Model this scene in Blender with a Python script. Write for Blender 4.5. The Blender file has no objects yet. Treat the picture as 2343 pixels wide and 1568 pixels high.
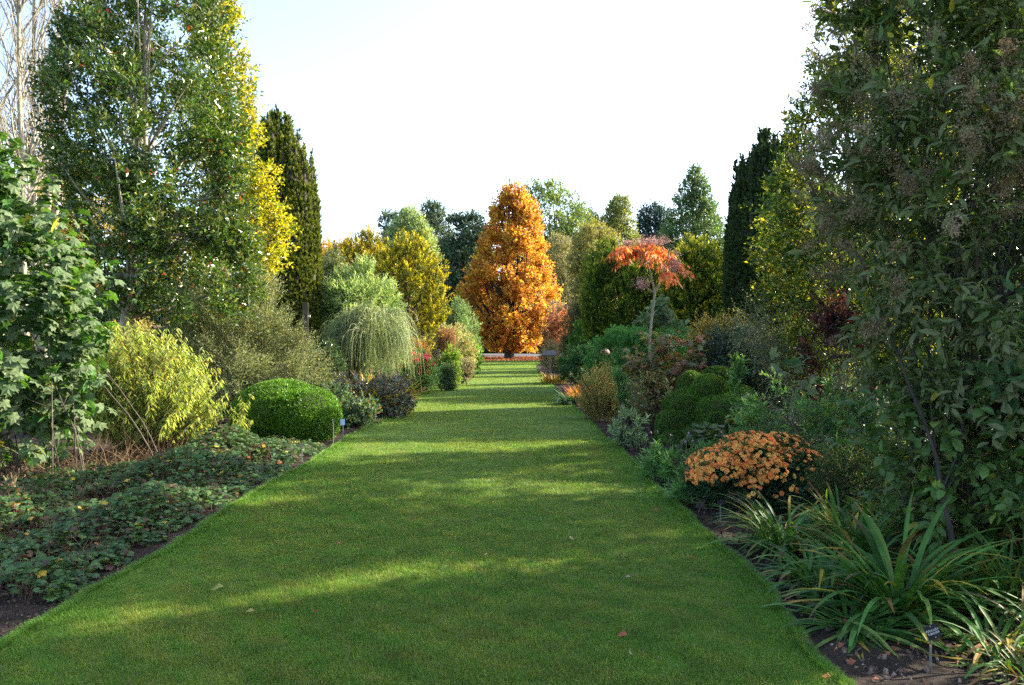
import bpy, math
import numpy as np

# ---------------------------------------------------------------- camera, sky, sun, exposure
scene = bpy.context.scene
COL = scene.collection
W_PX, FPX, HX, HY, EYE = 2342.0, 1787.0, 1161.0, 784.0, 1.6
cam_d = bpy.data.cameras.new('camera')
cam_d.sensor_width = 23.6
cam_d.lens = 23.6 * FPX / W_PX
cam_d.clip_start = 0.05
cam_d.clip_end = 3000
cam = bpy.data.objects.new('camera', cam_d)
COL.objects.link(cam)
cam.location = (0, 0, EYE)
cam.rotation_euler = (math.radians(90), 0, -math.atan((1171 - HX) / FPX))
scene.camera = cam

SUN_AZ, SUN_EL = math.radians(68), math.radians(28)      # azimuth clockwise from +Y
world = bpy.data.worlds.new("World")
scene.world = world
world.use_nodes = True
wn = world.node_tree
wn.nodes.clear()
sky = wn.nodes.new('ShaderNodeTexSky')
sky.sky_type = 'NISHITA'
sky.sun_disc = False
sky.sun_elevation = SUN_EL
sky.sun_rotation = SUN_AZ
sky.air_density = .85
sky.dust_density = 2.0
sky.ozone_density = 1.0
bg = wn.nodes.new('ShaderNodeBackground')
bg.inputs['Strength'].default_value = 0.15
wo = wn.nodes.new('ShaderNodeOutputWorld')
wn.links.new(sky.outputs[0], bg.inputs['Color'])
wn.links.new(bg.outputs[0], wo.inputs['Surface'])

sd = bpy.data.lights.new('sun', 'SUN')
sd.energy = 4.8
sd.angle = math.radians(0.6)
sd.color = (1.0, 0.91, 0.75)
sun = bpy.data.objects.new('sun', sd)
COL.objects.link(sun)
sun.rotation_euler = (math.pi / 2 - SUN_EL, 0, math.pi - SUN_AZ)

scene.view_settings.view_transform = 'Standard'
scene.view_settings.look = 'None'
scene.view_settings.gamma = 1
scene.view_settings.exposure = 2.1
scene.render.engine = 'CYCLES'
cy = scene.cycles
cy.max_bounces = 7
cy.diffuse_bounces = 4
cy.glossy_bounces = 2
cy.transmission_bounces = 5
cy.transparent_max_bounces = 4
cy.volume_bounces = 0
cy.use_fast_gi = False
cy.sample_clamp_indirect = .7
cy.use_denoising = False
cy.denoiser = 'OPENIMAGEDENOISE'
cy.denoising_input_passes = 'RGB_ALBEDO_NORMAL'
cy.denoising_prefilter = 'NONE'

# ---------------------------------------------------------------- helpers
def X(px, D): return (px - HX) / FPX * D
def Z(py, D): return EYE - (py - HY) / FPX * D
def GD(py): return EYE * FPX / (py - HY)          # distance of a ground point seen at row py
GZ = -0.04                                        # level of the planting beds

def nrm(v):
    return v / np.maximum(np.linalg.norm(v, axis=-1, keepdims=True), 1e-9)

def noise3(p, f=1.0, seed=0, octs=3):
    r = np.random.default_rng(seed + 991)
    out = np.zeros(p.shape[:-1]); amp = 1.0; tot = 0
    for o in range(octs):
        for _ in range(3):
            k = nrm(r.normal(size=3)) * f * (2 ** o) * r.uniform(.7, 1.3)
            out += amp * np.sin(p @ k * 6.28 + r.uniform(0, 6.28))
        tot += amp * 1.6; amp *= .55
    return out / tot                               # about -1..1

class Geo:
    def __init__(s): s.V = []; s.F = {3: [], 4: []}; s.C = []; s.n = 0
    def add(s, V, F, col):
        """V (n,m,3) copies of a template, F (k,3|4) its faces, col (3,) / (n,3) / (n,m,3)"""
        n, m = V.shape[:2]
        if n == 0: return
        F = np.asarray(F, dtype=np.int64)
        off = (np.arange(n) * m)[:, None, None] + s.n
        s.F[F.shape[1]].append((F[None] + off).reshape(-1, F.shape[1]))
        s.V.append(V.reshape(-1, 3).astype(np.float32))
        col = np.asarray(col, dtype=np.float32)
        if col.ndim == 1: col = np.broadcast_to(col, (n, m, 3))
        elif col.ndim == 2: col = np.broadcast_to(col[:, None], (n, m, 3))
        s.C.append(col.reshape(-1, 3)); s.n += n * m
    def tube(s, P, R, sides=5, col=(.1, .08, .06)):
        """P (n,k,3) centre lines, R (n,k) radii"""
        P = np.asarray(P, float); R = np.asarray(R, float)
        if P.ndim == 2: P = P[None]; R = R[None]
        n, k = P.shape[:2]
        T = nrm(np.gradient(P, axis=1))
        ref = np.where(np.abs(T[..., 2:3]) > .9, np.array([1., 0, 0]), np.array([0, 0, 1.]))
        ref = np.broadcast_to(ref[:, :1], T.shape)
        A = nrm(np.cross(T, ref)); B = np.cross(T, A)
        a = np.arange(sides) / sides * 2 * math.pi
        ring = A[:, :, None] * np.cos(a)[None, None, :, None] + B[:, :, None] * np.sin(a)[None, None, :, None]
        V = (P[:, :, None] + ring * R[:, :, None, None]).reshape(n, k * sides, 3)
        F = []
        for i in range(k - 1):
            for j in range(sides):
                q = (j + 1) % sides
                F.append((i * sides + j, i * sides + q, (i + 1) * sides + q, (i + 1) * sides + j))
        s.add(V, F, col)
    def build(s, name, mat, parent=None, smooth=False):
        me = bpy.data.meshes.new(name)
        V = np.concatenate(s.V) if s.V else np.zeros((0, 3), np.float32)
        F3 = np.concatenate(s.F[3]) if s.F[3] else np.zeros((0, 3), np.int64)
        F4 = np.concatenate(s.F[4]) if s.F[4] else np.zeros((0, 4), np.int64)
        me.vertices.add(len(V)); me.vertices.foreach_set('co', V.ravel())
        nl = F3.size + F4.size
        me.loops.add(nl)
        me.loops.foreach_set('vertex_index', np.concatenate([F3.ravel(), F4.ravel()]).astype(np.int32))
        npoly = len(F3) + len(F4)
        me.polygons.add(npoly)
        st = np.concatenate([np.arange(len(F3)) * 3, F3.size + np.arange(len(F4)) * 4]).astype(np.int32)
        me.polygons.foreach_set('loop_start', st)
        if smooth: me.polygons.foreach_set('use_smooth', np.ones(npoly, bool))
        else: me.polygons.foreach_set('use_smooth', np.zeros(npoly, bool))
        at = me.color_attributes.new('Col', 'FLOAT_COLOR', 'POINT')
        C = np.ones((len(V), 4), np.float32); C[:, :3] = np.clip(np.concatenate(s.C), 0, 1) if s.C else 0
        at.data.foreach_set('color', C.ravel())
        me.update(calc_edges=True)
        me.materials.append(mat)
        o = bpy.data.objects.new(name, me)
        COL.objects.link(o)
        if parent is not None: o.parent = parent
        return o

def tag(o, label=None, cat=None, group=None, kind=None):
    if label: o['label'] = label
    if cat: o['category'] = cat
    if group: o['group'] = group
    if kind: o['kind'] = kind
    return o

def thing(name, label, cat, loc, group=None):
    o = bpy.data.objects.new(name, None)
    o.empty_display_size = .2
    COL.objects.link(o); o.location = loc
    return tag(o, label, cat, group)

# ---------------------------------------------------------------- materials
def nodes_mat(name):
    m = bpy.data.materials.new(name); m.use_nodes = True
    nt = m.node_tree; nt.nodes.clear()
    out = nt.nodes.new('ShaderNodeOutputMaterial')
    return m, nt, out

def leaf_mat(name, rough=.5, trans=.35, spec=.5, tint=(1.5, 1.5, .55), under=None, mottle=.25, mscale=14):
    """leaf: its own colour from the Col attribute, light passing through, slight mottling; 'under' = pale underside"""
    m, nt, out = nodes_mat(name); L = nt.links
    at = nt.nodes.new('ShaderNodeAttribute'); at.attribute_name = 'Col'
    tc = nt.nodes.new('ShaderNodeTexCoord')
    nz = nt.nodes.new('ShaderNodeTexNoise'); nz.inputs['Scale'].default_value = mscale; nz.inputs['Detail'].default_value = 3
    L.new(tc.outputs['Object'], nz.inputs['Vector'])
    mr = nt.nodes.new('ShaderNodeMapRange'); mr.inputs['From Min'].default_value = .3; mr.inputs['From Max'].default_value = .7
    mr.inputs['To Min'].default_value = 1 - mottle; mr.inputs['To Max'].default_value = 1 + mottle
    L.new(nz.outputs[0], mr.inputs['Value'])
    mul = nt.nodes.new('ShaderNodeVectorMath'); mul.operation = 'SCALE'
    L.new(at.outputs['Color'], mul.inputs[0]); L.new(mr.outputs[0], mul.inputs['Scale'])
    col = mul.outputs[0]
    if under is not None:
        ge = nt.nodes.new('ShaderNodeNewGeometry')
        mx = nt.nodes.new('ShaderNodeMix'); mx.data_type = 'RGBA'
        L.new(ge.outputs['Backfacing'], mx.inputs['Factor'])
        L.new(col, mx.inputs['A']); mx.inputs['B'].default_value = (*under, 1)
        col = mx.outputs['Result']
    pb = nt.nodes.new('ShaderNodeBsdfPrincipled')
    pb.inputs['Roughness'].default_value = rough
    pb.inputs['Specular IOR Level'].default_value = spec
    L.new(col, pb.inputs['Base Color'])
    tr = nt.nodes.new('ShaderNodeBsdfTranslucent')
    tm = nt.nodes.new('ShaderNodeVectorMath'); tm.operation = 'MULTIPLY'; tm.inputs[1].default_value = tint
    L.new(mul.outputs[0], tm.inputs[0]); L.new(tm.outputs[0], tr.inputs['Color'])
    ms = nt.nodes.new('ShaderNodeMixShader'); ms.inputs[0].default_value = trans
    L.new(pb.outputs[0], ms.inputs[1]); L.new(tr.outputs[0], ms.inputs[2]); L.new(ms.outputs[0], out.inputs['Surface'])
    return m

def bark_mat(name, c1, c2, scale=12, bump=.5):
    m, nt, out = nodes_mat(name); L = nt.links
    tc = nt.nodes.new('ShaderNodeTexCoord')
    mp = nt.nodes.new('ShaderNodeMapping'); mp.inputs['Scale'].default_value = (1, 1, .25)
    nz = nt.nodes.new('ShaderNodeTexNoise'); nz.inputs['Scale'].default_value = scale; nz.inputs['Detail'].default_value = 6; nz.inputs['Roughness'].default_value = .7
    L.new(tc.outputs['Object'], mp.inputs['Vector']); L.new(mp.outputs[0], nz.inputs['Vector'])
    cr = nt.nodes.new('ShaderNodeValToRGB'); cr.color_ramp.elements[0].position = .35; cr.color_ramp.elements[1].position = .68
    cr.color_ramp.elements[0].color = (*c1, 1); cr.color_ramp.elements[1].color = (*c2, 1)
    L.new(nz.outputs[0], cr.inputs[0])
    pb = nt.nodes.new('ShaderNodeBsdfPrincipled'); pb.inputs['Roughness'].default_value = .85
    bp = nt.nodes.new('ShaderNodeBump'); bp.inputs['Strength'].default_value = bump; bp.inputs['Distance'].default_value = .02
    L.new(nz.outputs[0], bp.inputs['Height']); L.new(bp.outputs[0], pb.inputs['Normal'])
    L.new(cr.outputs[0], pb.inputs['Base Color']); L.new(pb.outputs[0], out.inputs['Surface'])
    return m

def ground_mat(name, stops, scales=(1.2, 30), bump=.3, bdist=.02, rough=.9, mixw=.5):
    m, nt, out = nodes_mat(name); L = nt.links
    tc = nt.nodes.new('ShaderNodeTexCoord')
    n1 = nt.nodes.new('ShaderNodeTexNoise'); n1.inputs['Scale'].default_value = scales[0]; n1.inputs['Detail'].default_value = 5
    n2 = nt.nodes.new('ShaderNodeTexNoise'); n2.inputs['Scale'].default_value = scales[1]; n2.inputs['Detail'].default_value = 6; n2.inputs['Roughness'].default_value = .7
    L.new(tc.outputs['Object'], n1.inputs['Vector']); L.new(tc.outputs['Object'], n2.inputs['Vector'])
    mx = nt.nodes.new('ShaderNodeMix'); mx.inputs['Factor'].default_value = mixw
    L.new(n1.outputs[0], mx.inputs['A']); L.new(n2.outputs[0], mx.inputs['B'])
    cr = nt.nodes.new('ShaderNodeValToRGB')
    el = cr.color_ramp.elements
    el[0].position = stops[0][0]; el[0].color = (*stops[0][1], 1)
    el[1].position = stops[-1][0]; el[1].color = (*stops[-1][1], 1)
    for p, c in stops[1:-1]:
        e = el.new(p); e.color = (*c, 1)
    L.new(mx.outputs[0], cr.inputs[0])
    pb = nt.nodes.new('ShaderNodeBsdfPrincipled'); pb.inputs['Roughness'].default_value = rough; pb.inputs['Specular IOR Level'].default_value = .2
    bp = nt.nodes.new('ShaderNodeBump'); bp.inputs['Strength'].default_value = bump; bp.inputs['Distance'].default_value = bdist
    L.new(n2.outputs[0], bp.inputs['Height']); L.new(bp.outputs[0], pb.inputs['Normal'])
    L.new(cr.outputs[0], pb.inputs['Base Color']); L.new(pb.outputs[0], out.inputs['Surface'])
    return m

def flat_mat(name, c, rough=.5, metal=0, spec=.5, nscale=25, var=.15):
    m, nt, out = nodes_mat(name); L = nt.links
    tc = nt.nodes.new('ShaderNodeTexCoord')
    nz = nt.nodes.new('ShaderNodeTexNoise'); nz.inputs['Scale'].default_value = nscale; nz.inputs['Detail'].default_value = 4
    L.new(tc.outputs['Object'], nz.inputs['Vector'])
    cr = nt.nodes.new('ShaderNodeValToRGB')
    cr.color_ramp.elements[0].position = .3; cr.color_ramp.elements[1].position = .7
    cr.color_ramp.elements[0].color = (*[x * (1 - var) for x in c], 1); cr.color_ramp.elements[1].color = (*[min(1, x * (1 + var)) for x in c], 1)
    L.new(nz.outputs[0], cr.inputs[0])
    pb = nt.nodes.new('ShaderNodeBsdfPrincipled')
    pb.inputs['Roughness'].default_value = rough; pb.inputs['Metallic'].default_value = metal; pb.inputs['Specular IOR Level'].default_value = spec
    L.new(cr.outputs[0], pb.inputs['Base Color']); L.new(pb.outputs[0], out.inputs['Surface'])
    return m

MATS = {
    'leaf':    leaf_mat('leaf_matt', .55, .35, .35),
    'gloss':   leaf_mat('leaf_glossy', .24, .25, .6),
    'box':     leaf_mat('leaf_box', .42, .25, .4),
    'holly_gold': leaf_mat('leaf_holly_gold', .3, .42, .5, tint=(1.55, 1.36, .35)),
    'needle':  leaf_mat('needles', .65, .2, .25, tint=(1.3, 1.3, .5)),
    'thin':    leaf_mat('leaf_thin', .5, .5, .3, tint=(1.35, 1.3, .5)),
    'autumn':  leaf_mat('leaf_autumn', .55, .5, .3, tint=(1.4, 1.2, .6)),
    'felt':    leaf_mat('leaf_felted', .75, .28, .2, under=(.15, .165, .075)),
    'mallow':  leaf_mat('leaf_mallow', .65, .30, .25, under=(.10, .145, .06), tint=(1.5, 1.5, .45)),
    'strap':   leaf_mat('leaf_strap', .55, .28, .2, tint=(1.4, 1.4, .5), mottle=.3, mscale=9),
    'dry':     leaf_mat('dry_stalk', .85, .25, .1, tint=(1.1, 1, .8)),
    'petal':   leaf_mat('petal', .6, .35, .2, tint=(1.2, 1.0, .7), mottle=.1),
    'grass':   leaf_mat('grass_blade', .5, .4, .3, tint=(1.3, 1.25, .5), mottle=.15, mscale=6),
    'bark':    bark_mat('bark_brown', (.035, .026, .018), (.12, .09, .06)),
    'bark_pale': bark_mat('bark_pale', (.13, .11, .075), (.36, .32, .24), 9, .3),
    'bark_grey': bark_mat('bark_grey', (.05, .045, .03), (.17, .145, .10), 9, .3),
    'bark_dark': bark_mat('bark_dark', (.015, .011, .008), (.06, .045, .032)),
}

# ---------------------------------------------------------------- leaf templates (u along, v across, w up)
def fan(outline, c=(.42, 0, .04)):
    V = [c] + outline; n = len(outline)
    F = [(0, 1 + i, 1 + (i + 1) % n) for i in range(n)]
    return np.array(V, float), F
TEMPL = {}
TEMPL['dia'] = (np.array([(0, 0, 0), (.45, -.5, .12), (1, 0, -.05), (.45, .5, .12)], float), [(0, 1, 2), (0, 2, 3)])
TEMPL['tri'] = (np.array([(0, -.5, 0), (1, 0, 0), (0, .5, 0)], float), [(0, 1, 2)])
_m = [(0, 0, 0), (.33, 0, -.01), (.68, 0, -.05), (1, 0, -.2)]
TEMPL['oval'] = (np.array(_m + [(.28, .42, .05), (.66, .4, .02), (.28, -.42, .05), (.66, -.4, .02)], float),
                 [(0, 1, 4), (1, 5, 4), (1, 2, 5), (2, 3, 5), (0, 6, 1), (1, 6, 7), (1, 7, 2), (2, 7, 3)])
TEMPL['curl'] = (np.array([(0, 0, 0), (.33, 0, .18), (.68, 0, .2), (1, 0, -.1)] + [(.28, .36, -.12), (.66, .3, -.05), (.28, -.4, .02), (.66, -.36, .3)], float), TEMPL['oval'][1])
def _pol(lst, c=(.42, 0)):
    o = []
    for a, r, w in lst: o.append((c[0] + r * math.cos(math.radians(a)), r * math.sin(math.radians(a)), w))
    return o
_h = [(0, .58, -.12), (24, .34, .0), (55, .56, -.1), (85, .30, .01), (118, .5, -.08), (150, .36, 0)]
TEMPL['lobed'] = fan(_pol(_h + [(180, .24, .0)] + [(-a, r, w) for a, r, w in _h[:0:-1]]))
_g = []
for i in range(10):
    a = -165 + i * 330 / 9
    _g.append((a, .5 if i % 2 == 0 else .38, .03 if i % 2 else -.04))
TEMPL['round'] = fan(_pol(_g) + [(.3, 0, 0)])

def pick(pal, n, r, corr=None):
    P = np.array([p[:3] for p in pal], float); w = np.array([p[3] for p in pal], float); w /= w.sum()
    return P[r.choice(len(pal), size=n, p=w)]

def leaves(g, P, D, N, L, Wd, col, tmpl='dia'):
    """place one leaf per row of P"""
    D = nrm(D); S = nrm(np.cross(D, N)); N = np.cross(S, D)
    V, F = TEMPL[tmpl]
    out = (P[:, None] + V[None, :, 0, None] * (D * L[:, None])[:, None]
           + V[None, :, 1, None] * (S * Wd[:, None])[:, None] + V[None, :, 2, None] * (N * L[:, None])[:, None])
    g.add(out, F, col)

# ---------------------------------------------------------------- crowns
def env(D, prof, lr, n, r, depth=1.0, dd=0.0, zmin=None):
    """lumps (ellipsoids) filling the body of revolution whose silhouette rows are prof = [(row, left, right), ...];
    lr is the lump radius in the same units.  Returns centres, radii, projected area (metres)"""
    prof = np.array(sorted(prof), float)
    s = D / FPX; R = lr * s
    ys = r.uniform(prof[0, 0] + lr * .7, prof[-1, 0] - lr * .3, n * 6)
    hw = (np.interp(ys, prof[:, 0], prof[:, 2]) - np.interp(ys, prof[:, 0], prof[:, 1])) / 2
    keep = r.uniform(size=len(ys)) < (hw / hw.max()) ** 1.1
    ys = ys[np.nonzero(keep)[0][:n]]; m = len(ys)
    f = np.sqrt(r.uniform(0, 1, m)); a = r.uniform(0, 2 * math.pi, m)
    ye = np.arange(prof[0, 0] + lr * .5, prof[-1, 0], lr * .75)      # lumps that carry the outline, left and right
    ye = np.repeat(ye, 2) + r.uniform(-.2, .2, len(ye) * 2) * lr
    ne = len(ye); ys = np.concatenate([ys, ye])
    f = np.concatenate([f, r.uniform(.86, 1.04, ne)])
    a = np.concatenate([a, np.tile([0, math.pi], ne // 2) + r.normal(size=ne) * .25])
    m = len(ys)
    xl = np.interp(ys, prof[:, 0], prof[:, 1]); xr = np.interp(ys, prof[:, 0], prof[:, 2]); hw = (xr - xl) / 2
    Rv = np.minimum(R * r.uniform(.7, 1.25, m), np.maximum(hw * s * 1.0, R * .35))
    rad = np.maximum(hw - Rv / s * .9, 0) * f
    cx = (xl + xr) / 2 + rad * np.cos(a)
    cy_ = rad * np.sin(a) * s * depth
    C = np.stack([(cx - HX) * s, D + dd + cy_, EYE - (ys - HY) * s], 1)
    if zmin is not None: C[:, 2] = np.maximum(C[:, 2], zmin)
    trap = getattr(np, 'trapezoid', None) or np.trapz
    area = trap((prof[:, 2] - prof[:, 1]), prof[:, 0]) * s * s
    return C, np.stack([Rv, Rv, Rv], 1), area

def foliage(g, C, R, nleaf, r, k=8, L=.08, Wd=.04, twl=.22, tmpl='dia', pal=((.03, .07, .02, 1),), up=.3, out=.8, rnd=.5,
            lup=.3, lout=.7, nup=.6, shell=.45, inner=.5, lump=.12, gapf=1.2, gap=-.55, cv=.25, zfloor=GZ + .01, Lv=.3, tipcol=None, seed=0, droop=0):
    """fill the lumps C, R with leafy twigs"""
    ntw = int(nleaf / k)
    w = (R[:, 0] * R[:, 2]); w = w / w.sum()
    made = 0; tries = 0
    PP = []; OO = []
    while made < ntw and tries < 8:
        m = int((ntw - made) * 1.8) + 50
        i = r.choice(len(C), size=m, p=w)
        d = nrm(r.normal(size=(m, 3)))
        rr = 1 - shell * r.uniform(size=m) ** 1.4
        rr = rr * (1 + lump * noise3(d + C[i] * .3, .9, seed))
        p = C[i] + d * R[i] * rr[:, None]
        ok = p[:, 2] > zfloor + .02
        q = np.full(m, 9.0)
        for j in range(0, len(C)):
            qq = (((p - C[j]) / R[j]) ** 2).sum(1)
            q = np.minimum(q, qq)
        ok &= (q > inner * inner) | (r.uniform(size=m) < .25)
        ok &= noise3(p, gapf, seed + 5, 2) > gap
        PP.append(p[ok]); OO.append(nrm(d / R[i])[ok]); made += int(ok.sum()); tries += 1
    P = np.concatenate(PP)[:ntw]; O = np.concatenate(OO)[:ntw]
    n = len(P)
    cen = C.mean(0); big = nrm((P - cen) * np.array([1, 1, .6]))
    T = nrm(O * out * .6 + big * out * .6 + np.array([0, 0, up]) + r.normal(size=(n, 3)) * rnd)
    tl = twl * r.uniform(.6, 1.3, n)
    t = (np.arange(k) + .5) / k
    base = P[:, None] + T[:, None] * (tl[:, None] * (t[None] - .4))[..., None]
    if droop: base[..., 2] -= droop * (t[None] ** 2) * tl[:, None]
    A = nrm(np.cross(T, np.array([.3, .1, 1.0]))); B = np.cross(T, A)
    ang = (np.arange(k) * 2.4)[None] + r.uniform(0, 6.28, n)[:, None]
    rad = A[:, None] * np.cos(ang)[..., None] + B[:, None] * np.sin(ang)[..., None]
    LD = nrm(T[:, None] * lout + rad * .8 + np.array([0, 0, lup]) + r.normal(size=(n, k, 3)) * .25)
    N = nrm(np.array([0, 0, nup]) + T[:, None] * .4 + r.normal(size=(n, k, 3)) * .45)
    Ls = L * r.uniform(1 - Lv, 1 + Lv, (n, k)); Ws = Wd * Ls / L * r.uniform(.85, 1.15, (n, k))
    c = pick(pal, n * k, r).reshape(n, k, 3)
    if tipcol is not None:
        h = np.clip(t[None, :, None] * 1.6 - .5, 0, 1) * r.uniform(.3, 1, (n, 1, 1))
        c = c * (1 - h) + np.array(tipcol) * h
    tw = 1 + cv * (.6 * noise3(P, .8, seed + 9, 2) + r.normal(size=n) * .35)
    c = c * np.clip(tw, .4, 1.8)[:, None, None] * r.uniform(.8, 1.2, (n, k, 1))
    fl = base[..., 2] > zfloor
    leaves(g, base[fl], LD[fl], N[fl], Ls[fl], Ws[fl], c[fl], tmpl)
    return P, T

def limbs(g, base, C, r, n=20, r0=.08, top=None, frac=(.35, .8), wob=.05, lean=None, sides=6, multi=1, spread=.1):
    """trunk(s) from base with limbs reaching into the lumps C"""
    base = np.array(base, float)
    top = C[np.argmax(C[:, 2])] if top is None else np.array(top, float)
    k = 12; t = np.linspace(0, 1, k)
    trunks = []
    for s in range(multi):
        b = base + (np.array([r.normal() * spread, r.normal() * spread, 0]) if multi > 1 else 0)
        tp = top if multi == 1 else C[r.integers(len(C))]
        P = b[None] * (1 - t[:, None]) + tp[None] * t[:, None]
        if multi > 1:
            P[:, :2] = b[:2] + (tp[:2] - b[:2]) * (t[:, None] ** 1.5)
        H = np.linalg.norm(tp - b)
        P[1:, :2] += (np.cumsum(r.normal(size=(k - 1, 2)), 0) * wob * H / k)
        rr = r0 * (1 - t * .88) * (1 + .35 * np.exp(-t * 14))
        g.tube(P, rr, 8 if multi == 1 else sides)
        trunks.append((P, rr))
    m = min(n, len(C))
    tg = C[r.choice(len(C), m, replace=False)]
    Ps = []; Rs = []
    u = np.linspace(0, 1, 7)[:, None]
    for q in tg:
        P, rr = trunks[r.integers(len(trunks))]
        zz = P[0, 2] + (q[2] - P[0, 2]) * r.uniform(*frac)
        j = int(np.clip(np.searchsorted(P[:, 2], zz), 1, k - 2))
        a = P[j]; mid = (a + q) / 2 + np.array([0, 0, -.12 if q[2] > a[2] else .1]) * np.linalg.norm(q - a)
        mid[:2] += r.normal(size=2) * .06 * np.linalg.norm(q - a)
        path = (1 - u) ** 2 * a + 2 * u * (1 - u) * mid + u ** 2 * q
        Ps.append(path); Rs.append(np.linspace(rr[j] * .55, rr[j] * .1 + .002, 7))
    if Ps: g.tube(np.array(Ps), np.array(Rs), 5)

def sprigs(g, P, T, r, n, L=.3, rad=.002, col=(.1, .08, .05), up=.3):
    """thin bare twigs poking out of a crown"""
    i = r.choice(len(P), min(n, len(P)), replace=False)
    d = nrm(T[i] + r.normal(size=(len(i), 3)) * .3 + np.array([0, 0, up]))
    t = np.linspace(0, 1, 4)
    l = L * r.uniform(.5, 1.3, len(i))
    pts = P[i][:, None] + d[:, None] * (l[:, None] * (t[None] - .5))[..., None] + r.normal(size=(len(i), 4, 3)) * .01
    g.tube(pts, np.broadcast_to(rad * (1 - .8 * t), (len(i), 4)), 3, col)

def straps(g, base, az, el, L, Wd, curl, r, col, tip=None, seg=9, fold=.25, twist=.25, tipw=.35, zfloor=None, peak=.35):
    """arching strap leaves: base (n,3), azimuth, start elevation, length, width, total bend"""
    n = len(az); t = np.linspace(0, 1, seg)
    e = el[:, None] - curl[:, None] * t[None] ** 1.3
    a = az[:, None] + (r.normal(size=n) * twist)[:, None] * t[None]
    d = np.stack([np.cos(e) * np.cos(a), np.cos(e) * np.sin(a), np.sin(e)], -1)
    step = (L / (seg - 1))[:, None, None]
    P = base[:, None] + np.concatenate([np.zeros((n, 1, 3)), np.cumsum((d[:, :-1] + d[:, 1:]) / 2 * step, 1)], 1)
    if zfloor is not None: P[..., 2] = np.maximum(P[..., 2], zfloor + .004 + .02 * r.uniform(size=(n, 1)))
    side = np.stack([-np.sin(a), np.cos(a), np.zeros_like(a)], -1)
    nn = np.cross(side, d) * -1
    prof = np.minimum(1, .55 + t / peak * .45) * np.clip((1 - t) / tipw, 0, 1) ** .7
    w = Wd[:, None] * prof[None] * .5
    V = np.stack([P + side * w[..., None] + nn * (fold * w)[..., None] * -1 * 0 + np.array([0, 0, 1]) * (fold * w)[..., None], P, P - side * w[..., None] + np.array([0, 0, 1]) * (fold * w)[..., None]], 2)
    c = np.broadcast_to(col[:, None, None], (n, seg, 3, 3)).copy()
    if tip is not None:
        start = r.uniform(.35, 1.3, n)[:, None]
        h = np.clip((t[None] - start) / .15, 0, 1)[..., None, None]
        c = c * (1 - h) + tip[:, None, None] * h
    F = []
    for i in range(seg - 1):
        for j in range(2):
            F.append((i * 3 + j, i * 3 + j + 1, (i + 1) * 3 + j + 1, (i + 1) * 3 + j))
    g.add(V.reshape(n, seg * 3, 3), F, c.reshape(n, seg * 3, 3))

COVER = 1.35
def plant(name, label, cat, D, prof, lr, nl, fol, cover=4.5, seed=1, depth=1.0, base=None, mat='leaf', bark='bark', stems=None,
          group=None, crown='foliage', wood='stem', extra=None, zb=GZ, dd=0, sprig=None, widen=1.0):
    """a tree or shrub: Empty at its foot, foliage part, woody part"""
    r = np.random.default_rng(seed)
    bx = (prof[-1][1] + prof[-1][2]) / 2 if base is None else base
    org = np.array([X(bx, D), D + dd, zb])
    prof = [(y, (a + b) / 2 - (b - a) / 2 * widen, (a + b) / 2 + (b - a) / 2 * widen) for y, a, b in prof]
    C, R, A = env(D, prof, lr, nl, r, depth, dd)
    C = C - org
    if 'flat' in fol:
        fol = dict(fol); R = R * np.array([1, 1, fol.pop('flat')])
    root = thing(name, label, cat, tuple(org), group)
    f = dict(fol); f.setdefault('zfloor', .01)
    la = .5 * f.get('L', .08) * f.get('Wd', .04)
    nleaf = int(cover * COVER * A / la)
    g = Geo()
    P, T = foliage(g, C, R, nleaf, r, seed=seed, **f)
    if extra: extra(g, P, T, r)
    g.build(crown, MATS[mat], root)
    st = dict(n=14, r0=.03, multi=6, spread=.12) if stems is None else dict(stems)
    if st is not None and st.get('n', 1):
        g2 = Geo(); limbs(g2, (0, 0, 0), C, r, **st)
        if sprig: sprigs(g2, P, T, r, **sprig)
        g2.build(wood, MATS[bark], root, smooth=True)
    return root, C, R, P, T, r
# ================================================================ the ground
def sheet(name, xs, ys, z, mat, kind='structure', wob=0, seed=0, hf=None):
    r = np.random.default_rng(seed)
    gx, gy = np.meshgrid(xs, ys, indexing='ij')
    zz = np.full(gx.shape, z, float)
    if hf is not None: zz = zz + hf(gx, gy)
    V = np.stack([gx, gy, zz], -1).reshape(-1, 3)
    nx, ny = len(xs), len(ys)
    i = np.arange(nx - 1)[:, None] * ny + np.arange(ny - 1)[None]
    F = np.stack([i, i + ny, i + ny + 1, i + 1], -1).reshape(-1, 4)
    g = Geo(); g.add(V[None], F, (.1, .1, .1))
    o = g.build(name, mat, None, True)
    return tag(o, kind=kind)

LX0, LX1 = -2.68, 1.68
def edge_l(y):
    y = np.asarray(y, float)
    return LX0 + .03 * np.sin(y * 1.3) + .02 * np.sin(y * 3.1 + 1) + .012 * np.sin(y * 9.7) - np.clip((y - 55) / 14, 0, 1) ** 2 * 1.0
def edge_r(y):
    y = np.asarray(y, float)
    return LX1 + .03 * np.sin(y * 1.1 + 2) + .02 * np.sin(y * 2.7) + .012 * np.sin(y * 8.9 + .5) - .09 * np.exp(-((y - 3.8) / 1.2) ** 2) + np.clip((y - 45) / 22, 0, 1) ** 1.5 * 1.25
LAWN_END = 68.0

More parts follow.
